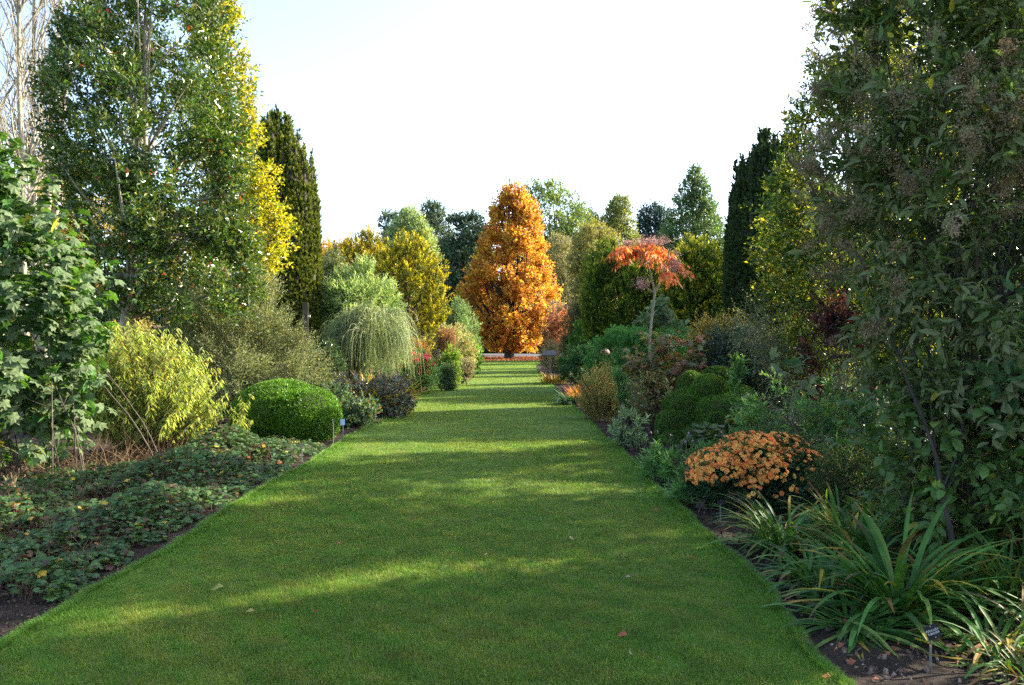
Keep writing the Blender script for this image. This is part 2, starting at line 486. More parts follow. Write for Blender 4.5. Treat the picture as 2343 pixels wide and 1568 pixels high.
grass_far = ground_mat('meadow_turf', [(.3, (.035, .075, .012)), (.5, (.06, .11, .018)), (.7, (.10, .13, .03))], (.25, 6), .4, .05)
soil = ground_mat('bed_soil', [(.32, (.014, .009, .006)), (.5, (.036, .024, .016)), (.68, (.08, .055, .038))], (2.2, 55), .9, .03)
turf = ground_mat('lawn_turf', [(.36, (.05, .11, .008)), (.5, (.08, .14, .012)), (.64, (.12, .16, .024))], (1.6, 110), .5, .012)
gravel = ground_mat('drive_gravel', [(.3, (.085, .075, .075)), (.7, (.14, .125, .12))], (1.0, 40), .3, .01)

sheet('ground', np.concatenate([np.linspace(-900, -60, 8), np.linspace(-50, 50, 26), np.linspace(60, 900, 8)]),
      np.concatenate([[-300, -120, -40], np.linspace(-20, 130, 40), np.linspace(150, 1500, 10)]), -.07, grass_far)

def bed_h(gx, gy):
    p = np.stack([gx, gy, gx * 0], -1)
    return .02 * noise3(p, .35, 3, 3) + .008 * noise3(p, 2.2, 4, 2) + .02
lys = np.concatenate([np.arange(-1, 14, .07), np.arange(14, 64, .4)])
sheet('flower_bed_soil', np.concatenate([np.arange(-13, -6, .4), np.arange(-6, -2.45, .06)]), lys, -.055, soil, hf=bed_h)
sheet('flower_bed_soil', np.concatenate([np.arange(1.45, 5, .06), np.arange(5, 11, .4)]), lys, -.055, soil, hf=bed_h)

def make_lawn():
    ys = np.concatenate([np.arange(-1.5, 16, .1), np.arange(16, LAWN_END + .01, .4)])
    us = np.concatenate([[0, .004], np.linspace(.02, .98, 30), [.996, 1]])
    a, b = edge_l(ys), edge_r(ys)
    gx = a[None] + (b - a)[None] * us[:, None]
    gy = np.broadcast_to(ys[None], gx.shape)
    p = np.stack([gx, gy, gx * 0], -1)
    zz = .006 * noise3(p, .25, 8, 2) - .0
    zz[0] = -.065; zz[-1] = -.065
    V = np.stack([gx, gy, zz], -1).reshape(-1, 3)
    nx, ny = gx.shape
    i = np.arange(nx - 1)[:, None] * ny + np.arange(ny - 1)[None]
    F = np.stack([i, i + ny, i + ny + 1, i + 1], -1).reshape(-1, 4)
    g = Geo(); g.add(V[None], F, (.1, .1, .1))
    tag(g.build('lawn', turf, None, True), kind='structure')
make_lawn()

def make_blades():
    r = np.random.default_rng(11)
    g = Geo()
    zones = [(3.3, 5.2, 23000, .029, .0025), (5.2, 8, 12000, .031, .0035), (8, 13, 4200, .036, .006), (13, 24, 1500, .036, .010), (24, 68, 330, .04, .02)]
    for y0, y1, dens, L, Wd in zones:
        n = int((y1 - y0) * (LX1 - LX0) * dens)
        y = r.uniform(y0, y1, n); u = r.uniform(0, 1, n)
        a, b = edge_l(y) - .01, edge_r(y) + .01
        ne = int(n * .10)                                   # denser, longer tufts right on both edges
        u[:ne // 2] = r.uniform(0, .012, ne // 2); u[ne // 2:ne] = r.uniform(.988, 1, ne - ne // 2)
        x = a + (b - a) * u
        de = np.minimum(x - a, b - x)
        e = np.clip(1 - de / .42, 0, 1)
        p = np.stack([x, y, np.zeros(n)], 1)
        lush = np.clip(e * 1.3 + .25 * noise3(p, .5, 21) , 0, 1)
        yel = np.clip(.5 + .28 * noise3(p, .8, 22) + .45 * noise3(p, 4.5, 27, 3) - lush * .75 + r.normal(size=n) * .18, 0, 1)
        col = np.array([.100, .210, .019]) * (1 - yel)[:, None] + np.array([.205, .245, .034]) * yel[:, None]
        dead = r.uniform(size=n) < .05 * (1 - lush)
        col[dead] = np.array([.22, .17, .08])
        col *= (1 + .16 * noise3(p, 1.7, 23) + r.normal(size=n) * .18).clip(.45, 1.7)[:, None]
        Ln = L * r.uniform(.6, 1.25, n) * (1 + .5 * e ** 3 + .25 * noise3(p, 2.2, 24))
        az = r.uniform(0, 6.28, n)
        out = de < .03
        az[out] = np.where(x[out] < 0, math.pi, 0) + r.normal(size=out.sum()) * .7
        el = r.uniform(.55, 1.45, n); el[out] = r.uniform(.3, 1.2, out.sum())
        d1 = np.stack([np.cos(el) * np.cos(az), np.cos(el) * np.sin(az), np.sin(el)], 1)
        el2 = el - r.uniform(.1, .9, n)
        d2 = np.stack([np.cos(el2) * np.cos(az), np.cos(el2) * np.sin(az), np.sin(el2)], 1)
        s = np.stack([-np.sin(az), np.cos(az), np.zeros(n)], 1) * (Wd / 2)
        m = p + d1 * (Ln * .5)[:, None]; tip = m + d2 * (Ln * .5)[:, None]
        p = p - np.array([0, 0, .004])
        if y0 < 13:
            V = np.stack([p - s, p + s, m + s * .8, m - s * .8, tip], 1)
            g.add(V, [(0, 1, 2, 3)], col); k = g.n - n * 5
            off = (np.arange(n) * 5)[:, None, None] + k
            g.F[3].append((np.array([[3, 2, 4]])[None] + off).reshape(-1, 3))
        else:
            V = np.stack([p - s, p + s, tip], 1); g.add(V, [(0, 1, 2)], col)
    o = g.build('grass', MATS['grass'])
    tag(o, 'short mown grass covering the long garden path', 'grass', kind='stuff')
make_blades()

# drive crossing behind the lawn and the leaf litter ring
def disc(name, cx, cy_, rx, ry, z, mat, label=None, kind='structure', n=48):
    a = np.arange(n) / n * 2 * math.pi
    wob = 1 + .06 * np.sin(a * 3 + 1) + .04 * np.sin(a * 7)
    V = np.concatenate([[[cx, cy_, z]], np.stack([cx + rx * np.cos(a) * wob, cy_ + ry * np.sin(a) * wob, np.full(n, z)], 1)])
    g = Geo(); g.add(V[None], [(0, 1 + i, 1 + (i + 1) % n) for i in range(n)], (.1, .1, .1))
    return tag(g.build(name, mat), kind=kind)
sheet('drive_path', np.linspace(-60, 60, 30), np.linspace(93, 117, 8), -.05, gravel, hf=lambda x, y: .0 * x)
litter_m = ground_mat('litter_floor', [(.3, (.05, .02, .01)), (.5, (.11, .04, .015)), (.7, (.18, .08, .03))], (1.5, 25), .6, .03)
disc('leaf_litter_ground', X(1168, 80), 79.5, 6.3, 7.5, -.045, litter_m)

# ================================================================ palettes
HOLLY = [(.042, .085, .016, 5), (.062, .115, .018, 4), (.10, .15, .022, 2), (.20, .20, .03, 1)]
GOLDH = [(.46, .41, .02, 4), (.52, .45, .04, 2), (.20, .25, .02, 3), (.07, .12, .02, 3)]
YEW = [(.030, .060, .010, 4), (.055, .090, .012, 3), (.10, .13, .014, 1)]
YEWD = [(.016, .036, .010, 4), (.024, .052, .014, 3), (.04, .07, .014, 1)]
GYEW = [(.17, .17, .012, 3), (.08, .11, .012, 4), (.03, .055, .010, 3)]
ORANGE = [(.48, .21, .04, 4), (.40, .15, .035, 3), (.60, .38, .05, 4), (.28, .11, .03, 2), (.46, .40, .06, 2.5)]
OLIVE = [(.09, .12, .03, 3), (.14, .16, .04, 2), (.20, .18, .05, 1)]
PINE_HAZE = [(.07, .105, .06, 3), (.10, .14, .08, 2), (.14, .17, .09, 1)]  # pine greens lightened to stand in for backlit haze

def cone(a, b, y0, y1, half, k=8, p=.8, xc=None):
    """silhouette rows of a pointed crown"""
    out = []
    for i in range(k + 1):
        t = i / k
        h = half * (t ** p)
        c = a + (b - a) * t
        out.append((y0 + (y1 - y0) * t, c - h, c + h))
    return out

# ================================================================ far trees
FAR = 'trees on the skyline beyond the drive'
def far_tree(name, label, D, prof, lr, nl, pal, L, cover, seed, base=None, mat='leaf', st=None, **kw):
    cover *= 1.45; lr *= 1.3
    f = dict(k=6, L=L, Wd=L * .62, twl=L * 3.2, pal=pal, shell=.55, lump=.2, gapf=.3, gap=-.95, cv=.3)
    f.update(kw)
    return plant(name, label, 'tree', D, prof, lr, nl, f, cover, seed, base=base, mat=mat, stems=st or dict(n=34, r0=.35, frac=(.25, .85)),
                 group=FAR, crown='crown', wood='trunk', zb=-.07, widen=1.22)

far_tree('oak_tree', 'broad green oak with open crown behind right shoulder of the orange tree', 105,
         [(424, 1205, 1232), (440, 1200, 1300), (480, 1205, 1335), (520, 1210, 1352), (570, 1215, 1350), (620, 1220, 1335), (700, 1230, 1320)], 17, 120,
         [(.10, .16, .045, 4), (.15, .20, .05, 2), (.24, .24, .06, 1)], .30, 2.6, 31, base=1270, gap=-.6, gapf=.2)
far_tree('pine_tree', 'grey-green pine with layered pads, leftmost on the skyline left of the orange tree', 120,
         [(476, 885, 915), (500, 872, 925), (530, 872, 935), (560, 880, 940), (620, 890, 935)], 13, 46, PINE_HAZE, .34, 3.0, 32, base=905, mat='needle', flat=.5, gap=-.75, gapf=.12)
far_tree('pine_tree', 'tall grey-green pine with flat topped pads behind the pale yellow-green tree', 118,
         [(460, 978, 996), (480, 965, 1015), (520, 962, 1028), (560, 965, 1035), (640, 970, 1035)], 14, 54, PINE_HAZE, .34, 3.0, 33, base=995, mat='needle', flat=.5, gap=-.75, gapf=.12)
far_tree('fir_tree', 'dark blue-green conifer mass immediately left of the orange tree', 100,
         [(484, 1040, 1060), (510, 1030, 1105), (560, 1015, 1118), (620, 1005, 1125), (700, 1005, 1125), (785, 1010, 1120)], 16, 130,
         [(.045, .075, .042, 4), (.07, .11, .06, 2)], .34, 4.6, 34, base=1066, mat='needle', flat=.55, gap=-.7, gapf=.15)
far_tree('lime_tree', 'rounded pale yellow-green tree in front of the two pines', 72,
         [(484, 925, 950), (510, 905, 965), (550, 885, 985), (590, 878, 1000), (680, 878, 1002)], 14, 80,
         [(.24, .31, .14, 4), (.31, .37, .18, 2), (.14, .20, .09, 2)], .2, 3.6, 35, base=940)
far_tree('conifer', 'small dark pointed conifer on the skyline right of the oak', 130,
         [(478, 1352, 1356), (495, 1345, 1364), (520, 1338, 1372), (600, 1335, 1375)], 10, 30, [(.03, .06, .045, 3), (.04, .08, .05, 2)], .35, 4, 36, mat='needle')
far_tree('birch_tree', 'pale twiggy half-bare tree with grey fuzz right of the orange tree', 92,
         [(540, 1262, 1290), (570, 1248, 1310), (620, 1240, 1330), (700, 1240, 1345), (760, 1250, 1335)], 14, 80,
         [(.24, .22, .14, 3), (.15, .16, .08, 2), (.30, .24, .12, 1)], .16, 1.5, 37, base=1290, st=dict(n=70, r0=.2, frac=(.1, .8)))
far_tree('maple_tree', 'yellow-green tree with a slim pointed top standing right of the pale twiggy tree', 68,
         cone(1424, 1400, 438, 560, 52, p=.75)[:] + [(620, 1325, 1470), (700, 1330, 1470), (760, 1340, 1460)], 13, 110,
         [(.16, .19, .05, 3), (.26, .24, .07, 2), (.09, .13, .04, 2)], .18, 2.9, 38, base=1420)
far_tree('autumn_tree', 'soft tan-yellow rounded tree low between the twiggy tree and the golden yews', 60,
         [(515, 1345, 1365), (540, 1325, 1400), (600, 1310, 1430), (680, 1315, 1430), (740, 1320, 1420)], 13, 80,
         [(.27, .23, .08, 3), (.18, .18, .06, 2)], .16, 3, 39)
far_tree('cedar_tree', 'grey-blue cedar top half hidden left of the large conical evergreen', 110,
         [(470, 1480, 1510), (490, 1465, 1530), (520, 1462, 1535), (620, 1465, 1535)], 13, 44, [(.03, .06, .06, 3), (.05, .09, .09, 2)], .34, 4, 40, mat='needle')
far_tree('conical_evergreen', 'large conical dark evergreen rising behind the right golden yew', 46,
         cone(1590, 1588, 376, 560, 76, p=.8) + [(640, 1500, 1680), (740, 1505, 1675)], 16, 130,
         [(.05, .10, .04, 4), (.09, .15, .055, 2), (.18, .22, .08, 1)], .13, 3.4, 41, base=1590, st=dict(n=40, r0=.2, frac=(.2, .85)))
# filler woodland seen low between the plants
far_tree('autumn_tree', 'golden orange autumn tree low behind the left golden yew', 62,
         [(560, 740, 785), (580, 725, 850), (620, 720, 880), (760, 720, 880)], 12, 50, [(.50, .30, .03, 3), (.34, .24, .04, 2)], .16, 3.5, 42)
far_tree('autumn_tree', 'yellow-brown autumn tree glimpsed behind the berried holly', 34,
         [(360, 120, 200), (420, 90, 260), (520, 60, 420), (640, 60, 470), (760, 80, 470)], 24, 90, [(.30, .24, .05, 3), (.30, .16, .05, 2), (.16, .17, .04, 2)], .12, 2.3, 43)
for j, (px, D, top, hw, lab) in enumerate([(250, 60, 640, 260, 'dark evergreen belt tree low behind the left border'), (620, 55, 650, 230, 'dark evergreen belt tree behind the left fastigiate yew'),
                                      (-320, 45, 420, 330, 'tall dark evergreen standing outside the left border'), (1850, 50, 560, 260, 'dark belt tree behind the right fastigiate yew'),
                                      (2400, 42, 460, 360, 'tall dark evergreen behind the large right shrub')]):
    far_tree('evergreen_tree', lab, D, [(top, px - hw * .3, px + hw * .3), (top + 60, px - hw * .7, px + hw * .7), (720, px - hw, px + hw), (805, px - hw, px + hw)],
             26, 60, [(.03, .06, .02, 3), (.06, .09, .03, 2)], .2, 3.5, 50 + j, gap=-.9)
for lab, px0, px1, top, sd_ in [('distant dark wooded belt behind the pines', 850, 1110, 552, 46), ('distant olive wooded belt right of the orange tree', 1190, 1480, 556, 47), ('distant dark wooded belt behind the conical evergreen', 1440, 1720, 545, 48)]:
    far_tree('evergreen_tree', lab, 135, [(top, px0 + 30, px1 - 30), (top + 30, px0, px1), (700, px0, px1), (800, px0, px1)], 16, 120, [(.04, .07, .025, 3), (.08, .11, .035, 2), (.14, .14, .05, 1)], .32, 3.6, sd_)
far_tree('shrub_row', 'low dark shrubs along the far side of the drive left of the trunk', 125,
         [(770, 1060, 1190), (785, 1040, 1200), (805, 1040, 1200)], 8, 40, [(.02, .045, .015, 3), (.05, .08, .02, 1)], .2, 4.5, 44)
far_tree('shrub_row', 'low dark shrubs along the far side of the drive right of the trunk', 125,
         [(770, 1200, 1330), (785, 1190, 1340), (805, 1190, 1340)], 8, 40, [(.02, .045, .015, 3), (.10, .07, .02, 1)], .2, 4.5, 45)

# the orange tree
OT = [(428, 1158, 1182), (442, 1146, 1200), (456, 1138, 1215), (475, 1122, 1232), (520, 1108, 1243), (560, 1095, 1250), (600, 1085, 1258), (640, 1060, 1270),
      (680, 1040, 1281), (715, 1046, 1278), (745, 1072, 1262), (775, 1098, 1240), (800, 1104, 1228)]
plant('autumn_beech_tree', 'tall conical orange-leaved tree closing the far end of the lawn', 'tree', 80, OT, 15, 260,
      dict(k=7, L=.27, Wd=.19, twl=.9, pal=ORANGE, shell=.6, lump=.25, gapf=.3, gap=-1.0, cv=.4, up=.5, rnd=.55, zfloor=.7, inner=.25),
      7.5, 60, base=1165, mat='autumn', bark='bark_dark', stems=dict(n=70, r0=.42, frac=(.06, .6), top=(0, 0, 18.6), wob=.015), crown='crown', wood='trunk', zb=-.05)

def leaf_scatter(name, label, pts, size, pal, tmpl='curl', seed=0, flat=.35, kind='stuff', mat='autumn', zoff=.012):
    r = np.random.default_rng(seed); n = len(pts)
    a = r.uniform(0, 6.28, n); D = np.stack([np.cos(a), np.sin(a), r.normal(size=n) * flat * .6], 1)
    N = nrm(np.stack([r.normal(size=n) * flat, r.normal(size=n) * flat, np.ones(n)], 1))
    g = Geo(); L = size * r.uniform(.6, 1.4, n)
    leaves(g, pts + np.array([0, 0, zoff]), D, N, L, L * r.uniform(.45, .8, n), pick(pal, n, r) * r.uniform(.6, 1.3, (n, 1)), tmpl)
    o = g.build(name, MATS[mat]); tag(o, label, 'leaf litter' if kind else 'leaf', kind=kind)
    return o
r_ = np.random.default_rng(5)
a_ = r_.uniform(0, 6.28, 5000); q_ = np.sqrt(r_.uniform(0, 1, 5000))
leaf_scatter('fallen_leaves', 'rust coloured fallen leaves spread under the orange tree',
             np.stack([X(1168, 80) + 7.5 * q_ * np.cos(a_), 79.5 + 9.5 * q_ * np.sin(a_), np.full(5000, -.03)], 1), .16,
             [(.20, .06, .02, 3), (.13, .04, .02, 2), (.28, .13, .03, 1)], seed=6)

# ================================================================ left border, far to near
H_ = dict(shell=.45, lump=.15)
def P_(*a, **k): return plant(*a, **k)

P_('golden_yew', 'large golden yew with upright tufts on the left of the lawn', 'tree', 32,
   [(548, 925, 945), (570, 888, 980), (600, 862, 1006), (640, 856, 1018), (700, 868, 1020), (740, 885, 1005), (780, 905, 985), (810, 915, 975)], 14, 190,
   dict(k=9, L=.13, Wd=.05, twl=.36, flat=1.7, pal=GYEW, tipcol=(.70, .54, .015), up=1.1, out=.9, rnd=.25, shell=.3, lump=.35, gap=-2, cv=.5, lup=.5, inner=.75), 4.0, widen=1.08, seed=70, mat='needle', bark='bark', crown='crown', wood='trunk', stems=dict(n=20, r0=.14))
P_('golden_yew', 'straggly golden yew with spiky leaders behind the weeping broom', 'tree', 38,
   [(540, 842, 850), (562, 795, 870), (590, 745, 885), (620, 738, 895), (700, 740, 900), (800, 750, 890)], 10, 300,
   dict(k=9, L=.15, Wd=.055, twl=.5, flat=1.8, pal=GYEW, tipcol=(.62, .44, .015), up=1.2, out=.6, rnd=.3, shell=.3, lump=.3, gap=-.75, cv=.5, lup=.5, inner=.7), 4.6, widen=1.12, seed=71, mat='needle', bark='bark', crown='crown', wood='trunk', stems=dict(n=20, r0=.14))
P_('evergreen_shrub', 'grey-green evergreen shrub between the left fastigiate yew and the feathery shrub', 'shrub', 30,
   [(585, 745, 775), (620, 722, 800), (680, 712, 810), (800, 712, 800)], 16, 60,
   dict(k=8, L=.09, Wd=.045, twl=.3, pal=[(.07, .10, .045, 3), (.13, .15, .08, 2), (.20, .2, .1, 1)], gap=-.6), 3.6, seed=72)
P_('silver_shrub', 'silvery green rounded shrub leaning toward the orange tree', 'shrub', 38,
   [(692, 1035, 1055), (710, 1012, 1075), (740, 1000, 1092), (775, 1000, 1100), (815, 1005, 1095)], 12, 70,
   dict(k=9, L=.11, Wd=.035, twl=.45, pal=[(.17, .26, .12, 3), (.25, .32, .2, 2), (.10, .17, .07, 2)], up=.6, cv=.3), 4.2, seed=73)
P_('twiggy_shrub', 'tangle of bare pinkish brown twigs between golden yew and broom', 'shrub', 33,
   [(742, 935, 975), (770, 925, 1000), (800, 925, 1005), (830, 930, 1000)], 12, 40,
   dict(k=4, L=.05, Wd=.02, twl=.3, pal=[(.28, .19, .15, 2), (.2, .12, .1, 1)]), .7, seed=74, mat='dry', bark='bark_pale', stems=dict(n=39, multi=14, r0=.035, spread=.5, wob=.35),
   sprig=dict(n=500, L=.9, rad=.012, up=.2))
P_('pale_flowering_shrub', 'beige and cream speckled shrub below the silvery shrub', 'shrub', 34,
   [(745, 1010, 1050), (765, 985, 1080), (800, 978, 1092), (840, 985, 1090)], 11, 60,
   dict(k=8, L=.08, Wd=.045, twl=.3, pal=[(.32, .29, .15, 3), (.42, .36, .2, 2), (.16, .19, .07, 3), (.5, .3, .18, .5)]), 4, seed=75)
P_('hydrangea_bush', 'bright green broad-leaved bush at the far left corner of the lawn', 'shrub', 36,
   [(778, 1060, 1090), (795, 1048, 1100), (820, 1045, 1102), (838, 1050, 1098)], 9, 36,
   dict(k=6, L=.16, Wd=.11, twl=.25, pal=[(.10, .22, .03, 3), (.22, .34, .04, 2), (.05, .11, .02, 1)], up=.5), 4.6, seed=76)
P_('heather_mound', 'low grey-pink cushion spilling onto the far left lawn edge', 'low plant', 30,
   [(822, 1050, 1070), (832, 1035, 1085), (848, 1030, 1088), (868, 1040, 1075)], 8, 30,
   dict(k=8, L=.05, Wd=.02, twl=.14, pal=[(.26, .22, .17, 3), (.34, .24, .19, 2), (.16, .2, .12, 2)]), 5, seed=77)
P_('lime_euphorbia', 'lime green mound with upright tips right of the pink flowers', 'low plant', 27.5,
   [(795, 1015, 1040), (815, 1005, 1052), (850, 1002, 1056), (878, 1010, 1052)], 9, 36,
   dict(k=9, L=.10, Wd=.03, twl=.22, pal=[(.20, .28, .05, 3), (.08, .18, .03, 3), (.34, .36, .08, 1)], up=.6), 4.5, seed=78)
P_('lavender_mound', 'grey-green low mound just behind the pink-flowered clump at the lawn edge', 'low plant', 26,
   [(838, 1012, 1035), (855, 998, 1046), (890, 1000, 1042)], 8, 30,
   dict(k=9, L=.07, Wd=.015, twl=.2, pal=[(.12, .19, .10, 3), (.18, .24, .15, 2)], up=.9), 5, seed=79, mat='thin')
P_('bronze_fennel', 'rusty orange feathery clump behind the pink flowers', 'low plant', 28,
   [(785, 938, 955), (800, 925, 978), (840, 920, 985), (870, 925, 975)], 9, 34,
   dict(k=9, L=.07, Wd=.015, twl=.3, pal=[(.30, .15, .04, 3), (.22, .2, .04, 2), (.4, .12, .05, 1)], up=.7), 4, seed=80, mat='thin')

def flower_dots(root, name, pts, size, pal, r, mat='petal'):
    g = Geo(); n = len(pts)
    for _ in range(2):
        a = r.uniform(0, 6.28, n); D = np.stack([np.cos(a), np.sin(a), r.normal(size=n) * .4], 1)
        leaves(g, pts - D * size / 2, D, nrm(r.normal(size=(n, 3)) + [0, -.5, .8]), np.full(n, size), np.full(n, size * .9), pick(pal, n, r), 'round')
    return g.build(name, MATS[mat], root)
rt, C, R, Pp, T, r = P_('phlox_clump', 'bushy green clump dotted with red-pink flower spikes beside the left lawn edge', 'flowering plant', 24.5,
   [(800, 915, 960), (822, 893, 985), (855, 890, 1006), (888, 900, 1006), (906, 920, 992)], 13, 110,
   dict(k=10, L=.09, Wd=.028, twl=.28, pal=[(.14, .29, .07, 4), (.22, .36, .11, 2), (.32, .42, .18, 1)], up=.7, cv=.3, tipcol=(.2, .3, .12)), 5, seed=81)
i = r.choice(np.nonzero((Pp[:, 1] < .1) & (Pp[:, 2] > .45))[0], 60)
q = Pp[i][:, None] + r.normal(size=(60, 3, 3)) * .03 + np.array([0, -.05, 0]) + (np.arange(3) * .05)[None, :, None] * np.array([0, 0, 1])
flower_dots(rt, 'blossoms', q.reshape(-1, 3) + [0, -.06, .08], .095, [(.85, .06, .12, 3), (.9, .2, .25, 2), (.55, .03, .06, 1)], r)

# feather reed plume
def plume(name, label, px, D, top, bot, hw, pal, seed):
    r = np.random.default_rng(seed); root = thing(name, label, 'ornamental grass', (X(px, D), D, GZ))
    g = Geo(); n = 260; h = Z(top, D) + .04; zb = max(0, Z(bot, D))
    w = hw * D / FPX; t = np.linspace(0, 1, 6)
    a = r.uniform(0, 6.28, n); q = np.sqrt(r.uniform(0, 1, n)) * w
    P = np.stack([np.cos(a)[:, None] * q[:, None] * t, np.sin(a)[:, None] * q[:, None] * t, t[None] * (h * r.uniform(.75, 1, n))[:, None]], -1)
    g.tube(P, np.broadcast_to(.004 * (1 - .5 * t), (n, 6)), 3, pal[0][:3])
    Pt = P[:, -1]; m = 14
    B = np.repeat(Pt, m, 0) - np.array([0, 0, 1]) * r.uniform(0, .45, (n * m, 1))
    D_ = nrm(r.normal(size=(n * m, 3)) * .5 + [0, 0, 1]); leaves(g, B, D_, r.normal(size=(n * m, 3)), np.full(n * m, .09), np.full(n * m, .02), pick(pal, n * m, r), 'dia')
    g.build('plume', MATS['dry'], root)
    return root
plume('feather_grass', 'slim tan feathery grass plume standing in the far left border', 1022, 33, 752, 800, 20, [(.42, .24, .12, 2), (.36, .19, .09, 1)], 83)

P_('feathery_shrub', 'pale green billowing shrub behind the weeping broom', 'shrub', 23,
   [(612, 825, 850), (640, 775, 880), (670, 735, 905), (710, 720, 918), (760, 722, 925), (830, 730, 925)], 20, 110,
   dict(k=11, L=.13, Wd=.022, twl=.4, pal=[(.22, .34, .14, 4), (.32, .42, .22, 2), (.13, .21, .07, 2)], up=.8, lup=.5, cv=.25, shell=.4, tipcol=(.32, .38, .22)), 4.6, seed=84, mat='thin')

def broom(label, px, D, seed=85):
    r = np.random.default_rng(seed)
    org = np.array([X(px, D), D, GZ]); root = thing('weeping_broom', label, 'small tree', tuple(org))
    g = Geo()
    cx = X(838, D) - org[0]
    n = 7500; k = 11; t = np.linspace(0, 1, k)
    c0 = np.array([cx, 0, Z(770, D) + .04])
    az = r.uniform(0, 6.283, n); el = np.arcsin(r.uniform(-.1, 1, n)); 
    d = np.stack([np.cos(el) * np.cos(az), np.cos(el) * np.sin(az), np.sin(el)], 1)
    lob = 1 + .22 * noise3(d, .9, 4, 2)
    st = c0 + d * (r.uniform(.1, .85, n) * lob)[:, None] * np.array([1.0, 1.0, .9])
    L = r.uniform(.5, 1.15, n) * lob * np.where((st[:, 0] < cx) & (st[:, 2] < c0[2] + .25), .7, 1)
    dd_ = nrm(d + r.normal(size=(n, 3)) * .45 + [0, 0, .55])
    P = st[:, None] + dd_[:, None] * (L[:, None] * .62 * (1 - np.exp(-t[None] * 2.2)))[..., None]
    P[..., 2] -= (L[:, None] * r.uniform(.7, 1.25, n)[:, None]) * t[None] ** 2.0
    P += np.cumsum(r.normal(size=(n, k, 3)) * .012, 1)
    P[..., 2] = np.maximum(P[..., 2], .35)
    c = pick([(.26, .33, .16, 3), (.38, .42, .25, 3), (.17, .24, .09, 2), (.50, .52, .36, 1.2)], n, r)
    g.tube(P, np.broadcast_to(.0050 * (1 - .6 * t), (n, k)), 3, c)
    g.build('weeping_branches', MATS['thin'], root)
    g2 = Geo()
    tg = st[r.choice(n, 70)]
    u = np.linspace(0, 1, 9)[:, None]
    Ps = []; Rs = []
    for i, q in enumerate(tg):
        b = np.array([r.normal() * .07, r.normal() * .05, 0]); mid = b * .5 + (q - b) * np.array([.15, .15, .55])
        Ps.append((1 - u) ** 2 * b + 2 * u * (1 - u) * mid + u ** 2 * q); Rs.append(np.linspace(.028, .005, 9) * r.uniform(.6, 1.3))
    g2.tube(np.array(Ps), np.array(Rs), 6); g2.build('trunk', MATS['bark'], root, True)
broom('small weeping broom with a fine hanging mop of pale green stems', 792, 20.5)

def iris(name, label, cat, px, py, D, spread, n, L, Wd, pal, seed, tips=None, curl=(.3, 1.4), el=(.8, 1.5), yd=1.0, group=None, zf=None, part='leaves'):
    r = np.random.default_rng(seed)
    D = GD(py) if D is None else D
    root = thing(name, label, cat, (X(px, D), D, GZ), group)
    g = Geo(); a = r.uniform(0, 6.28, n); q = np.sqrt(r.uniform(0, 1, n))
    b = np.stack([q * np.cos(a) * spread, q * np.sin(a) * spread * yd, np.zeros(n)], 1)
    az = a + r.normal(size=n) * .7
    tp = pick(tips, n, r) if tips else None
    straps(g, b, az, r.uniform(*el, n), L * r.uniform(.55, 1.1, n), Wd * r.uniform(.7, 1.2, n), r.uniform(*curl, n), r, pick(pal, n, r) * r.uniform(.75, 1.25, (n, 1)), tp, zfloor=0.005)
    g.build(part, MATS['strap'], root)
    return root
iris('yellow_iris', 'yellow sword-leaved clump lit up beneath the weeping broom', 'iris', 830, 0, 17.5, .75, 420, 1.12, .034, [(.34, .38, .04, 3), (.48, .40, .04, 2), (.16, .26, .04, 2)], 86, [(.5, .26, .04, 1)], yd=.5)
iris('yellow_iris', 'orange-tinged sword-leaved clump right of the broom trunk', 'iris', 875, 0, 18.5, .4, 260, 1.0, .034, [(.40, .30, .04, 3), (.2, .26, .04, 2)], 87, [(.5, .2, .04, 1)], yd=.5)

P_('purple_heuchera', 'low bank of glossy dark grey-purple leaves along the left lawn edge', 'low plant', 17,
   [(860, 770, 900), (872, 755, 935), (905, 750, 950), (940, 760, 948), (965, 780, 935)], 13, 120,
   dict(k=7, L=.07, Wd=.05, twl=.16, pal=[(.10, .10, .09, 4), (.17, .17, .15, 2), (.12, .16, .09, 2), (.13, .06, .045, 1)], up=.5, cv=.35, gap=-1.5), 4.6, seed=88, mat='gloss', depth=1.2)
P_('yellow_flowered_evergreen', 'dark leafy evergreen with a few yellow flowers left of the broom trunk', 'shrub', 18.5,
   [(790, 735, 755), (810, 715, 775), (850, 700, 790), (890, 705, 790)], 14, 40,
   dict(k=8, L=.09, Wd=.035, twl=.22, pal=[(.04, .08, .03, 4), (.10, .14, .06, 1)], up=.4), 4, seed=89, mat='gloss')
P_('bluish_ground_plant', 'blue-green leafy mass between the clipped box dome and the purple bank', 'low plant', 15.2,
   [(878, 712, 765), (900, 715, 800), (928, 728, 865), (960, 745, 882), (995, 770, 850)], 13, 120,
   dict(k=7, L=.065, Wd=.05, twl=.16, pal=[(.06, .11, .06, 4), (.10, .16, .09, 2), (.22, .2, .04, .3), (.3, .12, .03, .15)], up=.4, tmpl='round', gap=-1.5), 4.4, seed=90, depth=.9)

